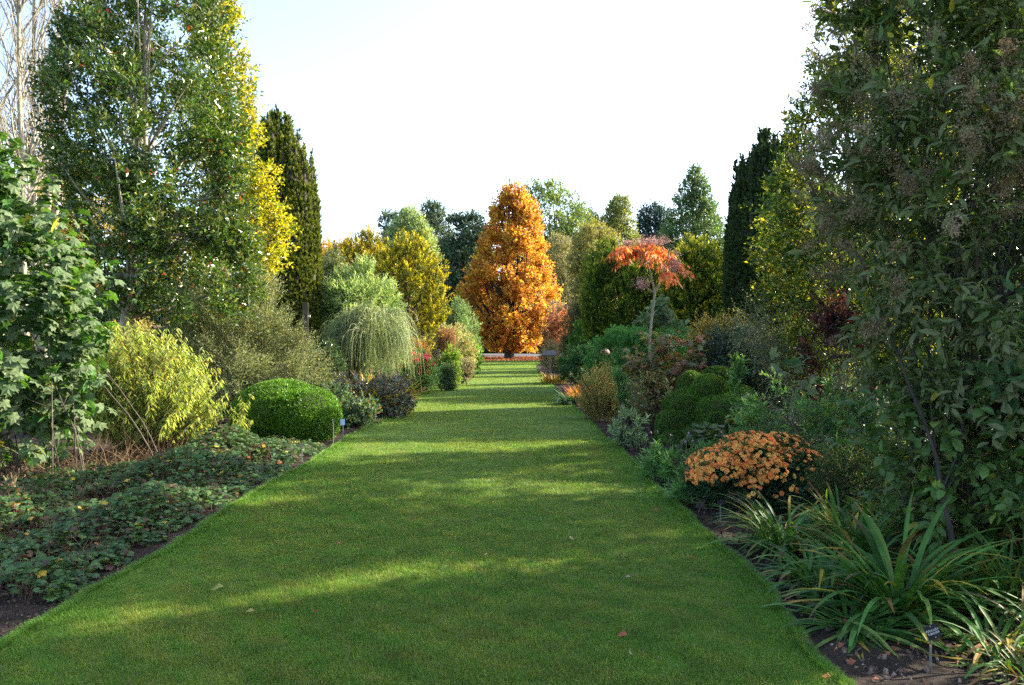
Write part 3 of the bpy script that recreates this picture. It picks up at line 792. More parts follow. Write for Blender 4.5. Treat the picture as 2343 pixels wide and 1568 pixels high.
# Irish yews: bundles of upright spires
def fastigiate(name, label, D, px, base_hw, tops, seed, n, pal, tip, lean=0, cover=5, group=None, tw=None):
    r = np.random.default_rng(seed)
    org = np.array([X(px, D), D, GZ]); root = thing(name, label, 'tree', tuple(org), group)
    s = D / FPX; tops = np.array(tops, float)
    C = []; R = []; vis = []
    m = n
    nout = int(m * .4); nmid = int(m * .3)
    for i in range(m):
        if i < nout: a = 6.283 * (i + r.uniform(-.25, .25)) / nout; q = r.uniform(.94, 1.04); hf = r.uniform(.84, .99)
        elif i < nout + nmid: a = 6.283 * (i + r.uniform(-.3, .3)) / nmid; q = r.uniform(.6, .8); hf = r.uniform(.9, 1)
        else: a = r.uniform(0, 6.28); q = r.uniform(0, .5); hf = r.uniform(.93, 1.02)
        x = q * math.cos(a) * base_hw * s * .9; y = q * math.sin(a) * base_hw * s * .9
        top = (Z(np.interp(px + x / s, tops[:, 0], tops[:, 1]), D) - GZ) * hf
        wd = (.15 if i < nout else .2) * D / 22 * r.uniform(.8, 1.2)
        z = .15; seg = r.uniform(.7, 1.1)
        while z < top:
            f = z / top
            squeeze = .80 + .20 * math.sin(min(1, f * 1.6) * math.pi / 2) if f < .6 else 1 - .2 * (f - .6)
            ww = wd * (1 if top - z > .9 else max(.35, (top - z) / .9))
            vis.append(i < nout or z > top * .72); C.append([x * squeeze + r.normal() * .012 + lean * z, y * squeeze + r.normal() * .012, z]); R.append([ww, ww, seg * .7]); z += seg * .5
    C = np.array(C); R = np.array(R)
    g = Geo()
    L, Wd = .085, .038
    vis = np.array(vis)
    P, T = foliage(g, C[vis], R[vis], int(cover * 70000), r, k=9, L=L, Wd=Wd, twl=.13, pal=pal, up=1.3, out=.9, rnd=.25, lup=.8, lout=.9, shell=.22, inner=.7, lump=.15, gap=-2, cv=.25,
                   zfloor=.05, tipcol=tip, seed=seed)
    g.build('crown', MATS['needle'], root)
    g2 = Geo(); g2.tube(np.stack([C - R * [0, 0, .9], C, C + R * [0, 0, .9]], 1), np.stack([R[:, 0] * .5] * 3, 1) * [[1, 1, .6]], 6, (.03, .03, .01)); limbs(g2, (0, 0, 0), C, r, n=60, r0=.16, top=(0, 0, Z(tops[:, 1].min(), D) - .5), frac=(.1, .8), wob=.02)
    g2.build('trunk', MATS['bark_dark'], root, True)
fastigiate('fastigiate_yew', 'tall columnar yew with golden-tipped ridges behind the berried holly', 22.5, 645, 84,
           [(555, 300), (600, 285), (625, 290), (655, 315), (690, 345), (715, 375), (735, 420)], 91, 110, YEW, (.20, .21, .015), cover=4.4)  # pale tip colour puts the sunlit look of the ridges into the leaves
# bare pale tree, far left
def bare_tree(label, D, stems, seed, group='bare pale trees at far left'):
    """stems: [(foot column, top column, top row), ...]"""
    r = np.random.default_rng(seed)
    x0 = np.mean([s[0] for s in stems]); org = np.array([X(x0, D), D, -.07])
    root = thing('bare_tree', label, 'tree', tuple(org), group)
    g = Geo(); Ps = {6: [], 5: []}; Rs = {6: [], 5: []}
    def grow(p, d, L, rad, lev):
        k = 6; pts = [p]; q = p.copy(); dd = d.copy()
        for i in range(k - 1):
            dd = nrm(dd + r.normal(size=3) * .10 + np.array([0, 0, .07])); q = q + dd * L / (k - 1); pts.append(q)
        pts = np.array(pts); rr = rad * np.linspace(1, .45, k)
        Ps[6].append(pts); Rs[6].append(rr)
        if lev == 0: return
        for i in range(r.integers(4, 7)):
            j = r.integers(1, k); dn = nrm(pts[j] - pts[j - 1])
            side = nrm(np.cross(dn, r.normal(size=3)))
            grow(pts[j], nrm(dn * 1.0 + side * r.uniform(.3, .75)), L * r.uniform(.4, .75), rr[j] * .6, lev - 1)
    for (fx, tx, ty) in stems:
        a = np.array([X(fx, D) - org[0], r.normal() * .5, 0]); b = np.array([X(tx, D) - org[0], r.normal() * .5, Z(ty, D)])
        t = np.linspace(0, 1, 8)[:, None]; P = a + (b - a) * t; P[1:, :2] += np.cumsum(r.normal(size=(7, 2)), 0) * .06
        rr = np.linspace(.12, .03, 8) * D / 26
        g.tube(P, rr, 7)
        for i in range(16):
            j = r.integers(2, 8); side = nrm(np.array([r.normal(), r.normal(), 0]))
            grow(P[j] if j < 8 else P[-1], nrm(np.array([0, 0, 1.0]) + side * r.uniform(.25, .6)), r.uniform(2, 4.2), rr[j - 1] * .5, 2)
    g.tube(np.array(Ps[6]), np.array(Rs[6]), 4)
    g.build('trunk', MATS['bark_pale'], root, True)
bare_tree('multi-stemmed leafless pale tree against the blue sky, outermost left', 26, [(30, -10, -250), (45, 60, -300), (20, -70, -200), (60, 10, -260)], 101)
bare_tree('leafless pale tree with upright stems between the outermost one and the holly', 27, [(75, 110, -300), (60, 85, -200), (90, 170, -200)], 102)

# left holly (berries) and the golden holly behind it
def berries(root, P, T, r, n=420, size=.0115, col=(.55, .02, .012)):
    i = r.choice(len(P), n); m = 4
    c = np.repeat(P[i] + T[i] * .1, m, 0) + r.normal(size=(n * m, 3)) * .022
    o = np.array([(0, 0, 1), (0, 0, -1), (1, 0, 0), (-1, 0, 0), (0, 1, 0), (0, -1, 0)], float) * size
    F = [(0, 2, 4), (0, 4, 3), (0, 3, 5), (0, 5, 2), (1, 4, 2), (1, 3, 4), (1, 5, 3), (1, 2, 5)]
    g = Geo(); g.add(c[:, None] + o[None], F, col)
    ob = g.build('berries', flat_mat('berry_red', col, .25), root)
    ob['kind'] = 'stuff'
P_('golden_holly', 'bright yellow-leaved holly spilling out to the right behind the berried holly', 'tree', 17.5,
   [(-160, 470, 500), (-20, 430, 530), (60, 420, 560), (160, 420, 590), (220, 420, 600), (262, 430, 585), (300, 440, 612), (380, 440, 638), (425, 440, 640), (450, 450, 622),
    (480, 440, 655), (520, 430, 676), (580, 430, 662), (620, 430, 646), (680, 430, 610), (740, 440, 570)], 24, 210,
   dict(k=9, L=.085, Wd=.045, twl=.34, pal=GOLDH, up=.1, out=.9, lump=.3, gap=-.6, gapf=.7, shell=.5, inner=.4), 3.4, seed=103, mat='holly_gold', bark='bark_grey', base=500, crown='crown', wood='trunk',
   stems=dict(n=50, r0=.12, top=(0, 0, 8.5)))
rt, C, R, Pp, T, r = P_('berried_holly', 'tall holly tree with glossy green leaves and scattered red berries', 'tree', 13.5,
   [(-260, 300, 380), (-120, 240, 450), (-20, 170, 500), (60, 150, 525), (150, 115, 540), (230, 98, 560), (300, 92, 560), (360, 100, 565), (430, 150, 560), (520, 170, 580), (600, 190, 600), (660, 230, 600), (710, 300, 560)], 30, 300,
   dict(k=9, L=.085, Wd=.042, twl=.36, pal=HOLLY, up=.15, out=.9, lump=.3, gap=-.62, gapf=1.0, shell=.5, inner=.3, cv=.35), 4.2, seed=104, mat='gloss', bark='bark_pale', base=276, crown='crown', wood='trunk',
   stems=dict(n=70, r0=.12, top=(.5, 0, 7.6), frac=(.5, .97)), sprig=dict(n=500, L=.5, rad=.004))
berries(rt, Pp, T, r)

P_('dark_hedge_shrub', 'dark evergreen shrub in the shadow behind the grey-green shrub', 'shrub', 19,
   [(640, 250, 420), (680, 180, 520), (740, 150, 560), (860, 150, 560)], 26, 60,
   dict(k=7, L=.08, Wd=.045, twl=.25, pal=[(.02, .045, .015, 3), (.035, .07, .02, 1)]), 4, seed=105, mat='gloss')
P_('grey_green_shrub', 'large fine-leaved grey-green shrub with upswept sprays behind the box dome', 'shrub', 15.5,
   [(622, 520, 585), (650, 455, 625), (690, 410, 645), (740, 395, 672), (790, 390, 712), (840, 400, 752), (880, 420, 775), (930, 440, 765)], 24, 130,
   dict(k=12, L=.036, Wd=.019, twl=.42, pal=[(.12, .145, .07, 4), (.19, .21, .12, 3), (.30, .29, .16, 1), (.07, .10, .04, 2), (.3, .28, .05, .4)], up=.55, out=.8, rnd=.3, lup=.5, lump=.25, gap=-.8, shell=.5), 4.0, seed=106,
   sprig=dict(n=900, L=.55, rad=.003, up=.5))

# wooden post behind it
def post():
    D = 18.0; root = thing('wooden_post', 'weathered dark timber post with a crossbar rising above the grey-green shrub', 'post', (X(699, D), D, GZ))
    g = Geo(); h = Z(692, D) + .04
    def box(g, c, s, rot=0):
        c = np.array(c); s = np.array(s) / 2; b = .12
        v = []
        for zz in (-1, 1):
            for (a, bb) in [(-1, -1 + b), (-1 + b, -1), (1 - b, -1), (1, -1 + b), (1, 1 - b), (1 - b, 1), (-1 + b, 1), (-1, 1 - b)]: v.append([a * s[0], bb * s[1], zz * s[2]])
        v = np.array(v); ca, sa = math.cos(rot), math.sin(rot)
        v = np.stack([v[:, 0] * ca - v[:, 1] * sa, v[:, 0] * sa + v[:, 1] * ca, v[:, 2]], 1) + c
        g.add(v[None], [(i, (i + 1) % 8, 8 + (i + 1) % 8, 8 + i) for i in range(8)], (.1, .1, .1))
        cap = np.concatenate([v, [v[:8].mean(0)], [v[8:].mean(0)]]); g.add(cap[None], [(16, (i + 1) % 8, i) for i in range(8)] + [(17, 8 + i, 8 + (i + 1) % 8) for i in range(8)], (.1, .1, .1))
    box(g, (0, 0, h / 2), (.13, .10, h), .3); g.build('upright', MATS['bark'], root)
    g = Geo(); box(g, (.12, -.065, .9), (.55, .03, .05), 0); g.build('crossbar', MATS['bark'], root)
    g = Geo(); box(g, (.10, -.06, h - .32), (.06, .02, .05), 0); g.build('plate', flat_mat('white_enamel', (.75, .75, .72), .3), root)
    return box
box = post()

# clipped box
def clipped(name, label, D, lumps_px, seed, L=.026, cover=5, pal=None, base=None, group=None, rough=.06, grow=1.0):
    """lumps_px: (column, row, half width, half height, forward offset)"""
    r = np.random.default_rng(seed); s = D / FPX
    lumps_px = [(a, b, c * grow, d * grow, e) for a, b, c, d, e in lumps_px]
    bx = np.mean([l[0] for l in lumps_px]) if base is None else base
    org = np.array([X(bx, D), D, GZ]); root = thing(name, label, 'clipped shrub', tuple(org), group)
    C = np.array([[X(l[0], D) - org[0], l[4], Z(l[1], D) - GZ] for l in lumps_px]); R = np.array([[l[2] * s, l[2] * s, l[3] * s] for l in lumps_px])
    g = Geo(); A = sum(math.pi * a[0] * a[2] for a in R)
    n = int(A * 2.6 * cover / (.5 * L * L * .6))
    i = r.choice(len(C), n, p=(R[:, 0] * R[:, 2]) / (R[:, 0] * R[:, 2]).sum())
    d = nrm(r.normal(size=(n, 3))); sup = np.abs(d) ** 1.0
    rr = 1 - .07 * r.uniform(size=n) ** 1.5 + rough * .5 * noise3(d * 1.0 + C[i], 1.2, seed) + rough * .35 * noise3(d + C[i], 5, seed + 3)
    P = C[i] + d * R[i] * rr[:, None]
    ok = P[:, 2] > .01
    for j in range(len(C)): ok &= ((((P - C[j]) / R[j]) ** 2).sum(1) > .80) | (i == j)
    P = P[ok]; O = nrm(d[ok] / R[i[ok]]); n = len(P)
    D_ = nrm(O * .7 + r.normal(size=(n, 3)) * .6 + [0, 0, .25]); N = nrm(O + r.normal(size=(n, 3)) * .6)
    pal = pal or [(.07, .17, .012, 4), (.11, .24, .015, 2), (.18, .30, .02, 1)]
    leaves(g, P, D_, N, L * r.uniform(.7, 1.3, n), L * .6 * r.uniform(.8, 1.2, n), pick(pal, n, r) * (1 + .2 * noise3(P, 1.5, seed)).clip(.6, 1.5)[:, None], 'dia')
    g.build('foliage', MATS['box'], root)
    g2 = Geo()                                           # dense woody inside
    u, v = np.meshgrid(np.linspace(0, math.pi, 14), np.linspace(0, 2 * math.pi, 22)[:-1], indexing='ij')
    S = np.stack([np.sin(u) * np.cos(v), np.sin(u) * np.sin(v), np.cos(u)], -1).reshape(-1, 3)
    F = [(a * 21 + b, a * 21 + (b + 1) % 21, (a + 1) * 21 + (b + 1) % 21, (a + 1) * 21 + b) for a in range(13) for b in range(21)]
    for c, q in zip(C, R):
        V = c + S * q * .86; V[:, 2] = np.maximum(V[:, 2], 0); g2.add(V[None], F, (.03, .03, .01))
    g2.build('inner_twigs', MATS['bark_dark'], root, True)
    return root
clipped('clipped_box_dome', 'large smooth clipped box dome on the left border beside the lawn', 13.4,
        [(645, 940, 105, 70, 0), (690, 948, 92, 68, -.1), (600, 945, 72, 62, .1), (712, 965, 72, 52, -.2)], 110, L=.03, cover=3.2, base=662)
clipped('cloud_pruned_box', 'cloud-pruned dark green box made of several swelling mounds on the right border', 13.2,
        [(1662, 884, 36, 34, .5), (1590, 890, 27, 30, .25), (1622, 897, 36, 32, -.05), (1573, 938, 44, 40, .0), (1655, 943, 66, 36, -.35), (1545, 978, 42, 36, -.2), (1530, 1012, 34, 28, -.55), (1598, 1003, 50, 36, -.65), (1680, 1003, 56, 34, -.7), (1705, 935, 38, 42, .3), (1630, 975, 62, 62, .25)],
        111, L=.026, cover=3.2, pal=[(.060, .13, .012, 4), (.085, .165, .016, 2), (.12, .20, .02, 1)], base=1610, rough=.08, grow=1.25)

# big-lobed shrub at far left
rt, C, R, Pp, T, r = P_('tree_mallow', 'tall shrub with large lobed grey-green leaves at the far left of the photo', 'shrub', 9.6,
   [(345, -20, 45), (385, -60, 90), (430, -110, 130), (490, -140, 160), (570, -170, 195), (650, -180, 235), (720, -180, 245), (800, -180, 215), (880, -170, 215), (940, -170, 215), (1000, -170, 190), (1030, -170, 160)], 44, 190,
   dict(k=7, L=.155, Wd=.155, twl=.36, tmpl='lobed', pal=[(.055, .14, .03, 4), (.085, .18, .045, 3), (.045, .10, .025, 2), (.42, .34, .04, .25)], up=.3, out=.7, lup=-.55, lout=.4, nup=1.1, shell=.45, gap=-1.5, gapf=.5, cv=.3), 5.2, seed=112, mat='mallow', base=40,
   stems=dict(n=60, multi=16, r0=.009, spread=.6), depth=.9)

# yellow willow-leaved clump
def wand_clump(name, label, cat, D, prof, base_px, nst, kleaf, L, Wd, pal, seed, spread, stemcol, leaf_from=.30, droop=-.85, mat='thin', base_hw=80, sr=.006, group=None):
    r = np.random.default_rng(seed); s = D / FPX
    org = np.array([X(base_px, D), D, GZ]); root = thing(name, label, cat, tuple(org), group)
    prof = np.array(sorted(prof), float); k = 9; t = np.linspace(0, 1, k)
    rows = prof[:, 0]
    # tips fill the body of revolution, denser at the top shell
    tips = []
    while len(tips) < nst:
        y = r.uniform(rows[0], rows[0] + (rows[-1] - rows[0]) * .75)
        a, b = np.interp(y, rows, prof[:, 1]), np.interp(y, rows, prof[:, 2]); h = (b - a) / 2
        if r.uniform() > h / 170 + .3: continue
        an = r.uniform(0, 6.28); q = math.sqrt(r.uniform(.3, 1))
        if r.uniform() < .35: y = y - r.uniform(5, 28)
        tips.append([((a + b) / 2 + h * q * math.cos(an) - HX) * s - org[0], h * q * math.sin(an) * s * .8, Z(y, D) - GZ])
    tips = np.array(tips)
    b0 = np.stack([tips[:, 0] * .42 * r.uniform(.6, 1.2, nst), tips[:, 1] * .45, np.zeros(nst)], 1) + r.normal(size=(nst, 3)) * [.06, .06, 0]
    P = b0[:, None] * (1 - t[None, :, None]) + tips[:, None] * t[None, :, None]
    bow = nrm(tips * [1, 1, 0] + 1e-5)
    P[..., :2] -= (bow[:, None, :2] * (np.sin(t * math.pi) * .10)[None, :, None]) * tips[:, None, 2:3]
    P += np.cumsum(r.normal(size=(nst, k, 3)) * .008, 1)
    g2 = Geo(); g2.tube(P, np.broadcast_to(sr * (1 - .65 * t), (nst, k)), 4, stemcol); g2.build('stems', MATS['dry'], root)
    g = Geo(); tt = r.uniform(leaf_from, 1, (nst, kleaf)) ** .8
    f = tt * (k - 1); i0 = np.minimum(f.astype(int), k - 2); fr = (f - i0)[..., None]
    I = np.arange(nst)[:, None]
    B = P[I, i0] * (1 - fr) + P[I, i0 + 1] * fr; dr = nrm(P[I, i0 + 1] - P[I, i0])
    rad = nrm(np.cross(dr, r.normal(size=dr.shape)))
    LD = nrm(dr * .35 + rad * .6 + np.array([0, 0, droop])); N = nrm(rad * .5 + [0, 0, .8] + r.normal(size=dr.shape) * .3)
    Ls = L * r.uniform(.6, 1.25, tt.shape); c = pick(pal, tt.size, r).reshape(*tt.shape, 3) * r.uniform(.75, 1.25, (*tt.shape, 1)) * (1 + .18 * noise3(B, .8, seed))[..., None]
    fl = np.ones(tt.shape, bool)
    leaves(g, B[fl], LD[fl], N[fl], Ls[fl], (Wd * Ls / L)[fl], c[fl], 'oval' if L > .12 else 'dia')
    g.build('leaves', MATS[mat], root)
    return root
wand_clump('willow_leaved_sunflower', 'big yellow-green clump of stems with drooping willowy leaves left of the box dome', 'perennial clump', 11.6,
   [(738, 255, 285), (752, 230, 360), (782, 205, 440), (820, 185, 480), (870, 180, 510), (930, 185, 520), (990, 200, 500), (1030, 220, 460)], 345, 560, 44, .10, .013,
   [(.38, .44, .12, 4), (.27, .37, .11, 3), (.50, .50, .18, 2.5), (.15, .23, .07, 2.5), (.34, .24, .08, .6)], 113, .8, (.22, .15, .06))
wand_clump('willow_leaved_sunflower', 'short loose sprig of yellow-green willowy leaves at the foot of the box dome', 'perennial clump', 11.9,
   [(905, 540, 560), (930, 520, 585), (980, 530, 585), (1005, 540, 575)], 555, 16, 20, .09, .012, [(.32, .36, .09, 4), (.2, .28, .07, 3)], 114, .3, (.22, .2, .06))

# dead stalks lying and leaning under the mallow
def stalks(name, label, x0, x1, y0, y1, n, L, seed, col, el=(.1, 1.3), rad=.004):
    r = np.random.default_rng(seed); root = thing(name, label, 'dead stems', ((x0 + x1) / 2, (y0 + y1) / 2, GZ))
    g = Geo(); t = np.linspace(0, 1, 5)
    b = np.stack([r.uniform(x0, x1, n) - (x0 + x1) / 2, r.uniform(y0, y1, n) - (y0 + y1) / 2, np.zeros(n)], 1)
    a = r.uniform(0, 6.28, n); e = r.uniform(*el, n); l = L * r.uniform(.4, 1.2, n)
    d = np.stack([np.cos(e) * np.cos(a), np.cos(e) * np.sin(a), np.sin(e)], 1)
    P = b[:, None] + d[:, None] * (l[:, None] * t[None])[..., None]; P[..., 2] -= (t ** 2)[None] * (l * .15)[:, None]; P[..., 2] = np.maximum(P[..., 2], .01)
    P += r.normal(size=P.shape) * .008
    g.tube(P, np.broadcast_to(rad * (1 - .5 * t), (n, 5)), 4, pick(col, n, r)); g.build('stems', MATS['dry'], root)
stalks('dead_stems', 'tangle of pale brown dead stems leaning under the big-lobed shrub', -6.6, -4.6, 9.2, 11.0, 300, .8, 115, [(.15, .10, .05, 2), (.08, .05, .03, 3), (.26, .19, .10, 1)])
stalks('dead_stems', 'litter of thin brown stalks at the foot of the yellow-green clump', -5.6, -3.6, 10.0, 11.1, 360, .45, 116, [(.20, .13, .07, 2), (.10, .07, .04, 2)], (0, .8))
def stubs(label, pts, seed):
    r = np.random.default_rng(seed)
    for (x, y) in pts:
        g = Geo(); n = 14; b = np.stack([r.uniform(-.03, .03, n), r.uniform(-.03, .03, n), np.zeros(n)], 1)
        tip = b + np.stack([r.normal(size=n) * .03, r.normal(size=n) * .03, r.uniform(.05, .15, n)], 1)
        t = np.linspace(0, 1, 3)[None, :, None]
        g.tube(b[:, None] * (1 - t) + tip[:, None] * t, np.full((n, 3), .006), 4, pick([(.30, .25, .13, 2), (.24, .16, .09, 2), (.18, .23, .08, 1)], n, r))
        o = g.build('cut_stubble', MATS['dry']); o.location = (x, y, GZ); tag(o, label, 'cut stems', 'cut back stubble tufts in the left bed')
r = np.random.default_rng(9)
stubs('short cut-back pale stubble tuft in the brown soil at far left', [(r.uniform(-6.4, -4.2), r.uniform(7.6, 9.6)) for _ in range(16)], 117)

# geranium carpet
def carpet(name, label, cat, region, n, L, pal, seed, hgt=.22, tmpl='round', mat='leaf', stuff=True, stem=True, dens=None):
    r = np.random.default_rng(seed); x0, x1, y0, y1 = region
    P = np.stack([r.uniform(x0, x1, n * 3), r.uniform(y0, y1, n * 3), np.zeros(n * 3)], 1)
    ok = dens(P, r) if dens is not None else np.ones(len(P), bool)
    P = P[ok][:n]; n = len(P)
    h = hgt * (.55 + .5 * noise3(P, .7, seed, 2)).clip(.12, 1.2) * (1 - .6 * r.uniform(size=n) ** 1.6)
    if name == 'geranium_groundcover': h *= np.clip((-2.74 - P[:, 0]) / .45, .18, 1)
    org = np.array([(x0 + x1) / 2, (y0 + y1) / 2, GZ]); P = P - org; P[:, 2] = h
    g = Geo(); a = r.uniform(0, 6.28, n)
    D = nrm(np.stack([np.cos(a), np.sin(a), r.normal(size=n) * .25 - .1], 1)); N = nrm(np.stack([r.normal(size=n) * .4, r.normal(size=n) * .4 - .25, np.ones(n)], 1))
    Ls = L * r.uniform(.55, 1.3, n)
    c = pick(pal, n, r) * r.uniform(.7, 1.25, (n, 1)) * (1 + .2 * noise3(P, 1.2, seed + 2))[:, None]
    leaves(g, P, D, N, Ls, Ls * 1.0, c, tmpl)
    if stuff:
        if stem:
            m = n // 2; t = np.linspace(0, 1, 3)[None, :, None]; b = P[:m].copy(); b[:, 2] = 0; b[:, :2] += r.normal(size=(m, 2)) * .04
            g.tube(b[:, None] * (1 - t) + P[:m][:, None] * t, np.full((m, 3), .0016), 3, (.14, .09, .05))
        o = g.build(name, MATS[mat]); o.location = org; return tag(o, label, cat, kind='stuff')
    root = thing(name, label, cat, tuple(org)); g.build('foliage', MATS[mat], root); return root
GER = [(.050, .11, .030, 5), (.07, .14, .038, 4), (.035, .075, .022, 3), (.09, .17, .03, 1), (.50, .36, .04, .22), (.50, .16, .03, .08), (.10, .055, .035, 1.6)]
def gd(P, r):
    x, y = P[:, 0], P[:, 1]
    w = np.interp(y, [5, 6, 8, 10, 12.4], [1.7, 2.1, 2.1, 1.8, 1.1])
    edge = -2.83 + .05 * np.sin(y * 4) + .05 * np.sin(y * 9)
    inside = (x < edge) & (x > edge - w) & (y < 12.3) & (y > 4.95 + .25 * np.sin(x * 5))
    patchy = noise3(P, .55, 77, 2) + .75 > np.where(edge - x > 1.1, .25, -.3)
    return inside & patchy
carpet('geranium_groundcover', 'carpet of scalloped grey-green leaves with odd yellow and red ones along the left lawn edge', 'ground cover', (-5.1, -2.8, 4.9, 12.4), 17000, .060, GER, 120, .40, dens=gd)
def gd2(P, r):
    x, y = P[:, 0], P[:, 1]
    return (x > -3.9) & (x < -2.9 - .1 * np.sin(y * 6)) & (noise3(P, 1.1, 5, 2) > -.3)
carpet('lime_groundcover', 'low lime-yellow leafy tufts in front of the box dome', 'ground cover', (-4.3, -2.95, 11.2, 12.6), 2600, .03, [(.36, .40, .08, 3), (.24, .30, .08, 2), (.42, .3, .2, 1)], 121, .14, dens=gd2)
def gd3(P, r):
    x, y = P[:, 0], P[:, 1]
    return noise3(P, .9, 15, 2) > .1
carpet('sparse_weeds', 'thin scatter of small weeds and trailing leaves over the soil at far left', 'ground cover', (-7.5, -4.6, 5.5, 10.5), 2600, .04, GER, 122, .12, dens=gd3)
def stalk_mesh():
    r = np.random.default_rng(123); n = 2600
    y = r.uniform(5, 11, n); x = r.uniform(-4.7, -2.95, n)
    g = Geo(); t = np.linspace(0, 1, 4); a = r.uniform(0, 6.28, n); e = r.uniform(.0, 1.2, n); l = r.uniform(.08, .3, n)
    d = np.stack([np.cos(e) * np.cos(a), np.cos(e) * np.sin(a), np.sin(e)], 1)
    P = np.stack([x, y, np.full(n, GZ + .02)], 1)[:, None] + d[:, None] * (l[:, None] * t)[..., None]
    g.tube(P, np.full((n, 4), .0016), 3, pick([(.14, .07, .04, 2), (.08, .04, .03, 2), (.18, .13, .08, 1)], n, r))
    tag(g.build('dead_stalk_litter', MATS['dry']), 'thin reddish dead stalks threading through the scalloped leaves', 'dead stalks', kind='stuff')
stalk_mesh()

# mulch and curled leaf litter
def bits(name, label, region, n, size, pal, seed, tmpl='curl'):
    r = np.random.default_rng(seed); x0, x1, y0, y1 = region
    P = np.stack([r.uniform(x0, x1, n), r.uniform(y0, y1, n), np.full(n, GZ + .0)], 1)
    leaf_scatter(name, label, P, size, pal, tmpl, seed, .6, mat='dry', zoff=.012)
BR = [(.13, .085, .06, 3), (.16, .11, .08, 2), (.04, .028, .02, 4), (.26, .19, .15, .5)]
bits('mulch', 'dark bark mulch crumbs along the left bed edge', (-4.0, -2.72, 3.4, 13), 14000, .02, BR, 130)
bits('mulch', 'bark mulch crumbs along the right bed edge', (1.72, 3.4, 2.8, 15), 14000, .02, BR, 131)
bits('curled_leaf_litter', 'curled brown dead leaves on the soil at the bottom right', (1.7, 4.0, 2.9, 5.4), 2600, .042, [(.22, .15, .11, 3), (.30, .11, .06, 1.4), (.13, .085, .06, 3), (.40, .33, .27, .7)], 132)
bits('brown_leaf_litter', 'scattered brown leaf fragments on the bare soil at far left', (-7, -3.2, 4.6, 11), 2600, .05, [(.22, .14, .09, 3), (.32, .23, .15, 1), (.12, .07, .05, 2)], 133)

# single leaves on the lawn
LV = [(705, 1222, (.35, .08, .03), .05), (770, 1250, (.45, .2, .12), .05), (1312, 1242, (.55, .42, .36), .09), (1110, 1275, (.5, .42, .2), .07), (1235, 1310, (.10, .07, .03), .07),
      (1430, 1328, (.42, .30, .22), .06), (1495, 1173, (.45, .1, .04), .08), (1588, 1288, (.45, .12, .04), .07), (1412, 1463, (.40, .13, .07), .09), (1445, 1510, (.5, .4, .3), .06),
      (1230, 890, (.5, .3, .2), .12), (1262, 905, (.45, .14, .05), .14), (1376, 1045, (.5, .3, .1), .07), (585, 1405, (.4, .36, .2), .11), (480, 1358, (.36, .38, .16), .15), (718, 1408, (.4, .03, .02), .04), (1880, 1560, (.4, .2, .05), .07)]
nm = ['rust brown', 'pinkish', 'large pale', 'straw coloured', 'dark', 'beige', 'small red-orange', 'orange-red', 'russet', 'whitish brown', 'tiny tan', 'tiny orange', 'amber', 'straw twig like', 'long thin straw', 'crimson', 'golden']
for i, (px, py, c, L) in enumerate(LV):
    r = np.random.default_rng(200 + i); D = GD(py); g = Geo(); a = r.uniform(0, 6.28); L *= .62
    wd = L * (.10 if i in (13, 14) else .62)
    leaves(g, np.zeros((1, 3)), np.array([[math.cos(a), math.sin(a), .15]]), np.array([[.25, -.3, 1.]]), np.array([L]), np.array([wd]), np.array(c), 'curl')
    o = g.build('fallen_leaf', MATS['autumn']); o.location = (X(px, D), D, .026)
    where = 'near the left edge' if px < 800 else ('in the middle' if px < 1330 else 'toward the right edge')
    dist = 'far up the lawn' if D > 9 else ('on the mid lawn' if D > 5.5 else 'on the near lawn')
    tag(o, f'{nm[i]} fallen leaf {dist} {where}', 'fallen leaf', 'single fallen leaves on the lawn')

def fillf(P, r):
    return noise3(P, .25, 31, 2) > -.75
UND = [(.05, .10, .03, 4), (.08, .14, .04, 3), (.10, .12, .05, 2), (.16, .13, .06, 1)]
carpet('border_understory', 'mixed low green foliage filling the left border between the shrubs', 'ground cover', (-10.5, -3.3, 14.5, 60), 42000, .13, UND, 124, .62, tmpl='dia', dens=fillf, stem=False)
carpet('border_understory', 'mixed low green foliage filling the right border between the shrubs', 'ground cover', (2.7, 10.5, 11.5, 60), 42000, .13, UND, 125, .62, tmpl='dia', dens=fillf, stem=False)
carpet('border_understory', 'dark ground foliage in the shade under the big right shrubs', 'ground cover', (3.6, 9.5, 5.5, 12), 9000, .09, UND, 126, .5, tmpl='oval', dens=fillf, stem=False)
# ================================================================ right border, far to near
P_('brown_beech_hedge', 'big tan-brown clipped mound right of the orange tree', 'hedge', 70,
   [(692, 1262, 1345), (705, 1250, 1360), (740, 1245, 1370), (800, 1245, 1370), (812, 1250, 1365)], 18, 80,
   dict(k=6, L=.16, Wd=.11, twl=.4, pal=[(.36, .26, .16, 3), (.30, .22, .14, 2), (.24, .2, .12, 1)], shell=.2, lump=.08, gap=-2), 5, seed=140, mat='dry')
P_('copper_shrub', 'reddish copper-leaved bush on the far right corner of the lawn', 'shrub', 48,
   [(712, 1270, 1300), (735, 1245, 1315), (770, 1235, 1320), (800, 1235, 1320), (825, 1240, 1315)], 12, 60,
   dict(k=7, L=.13, Wd=.08, twl=.4, pal=[(.26, .09, .05, 3), (.36, .16, .07, 2), (.16, .08, .05, 2)]), 3.6, seed=141, mat='autumn')
P_('grey_twiggy_shrub', 'grey-green wispy shrub overhanging the far right lawn edge', 'shrub', 42,
   [(785, 1250, 1275), (800, 1235, 1290), (825, 1232, 1300), (845, 1240, 1300)], 10, 40,
   dict(k=8, L=.09, Wd=.03, twl=.5, pal=[(.17, .16, .10, 3), (.22, .2, .12, 2), (.3, .15, .05, .5)]), 3, seed=142)
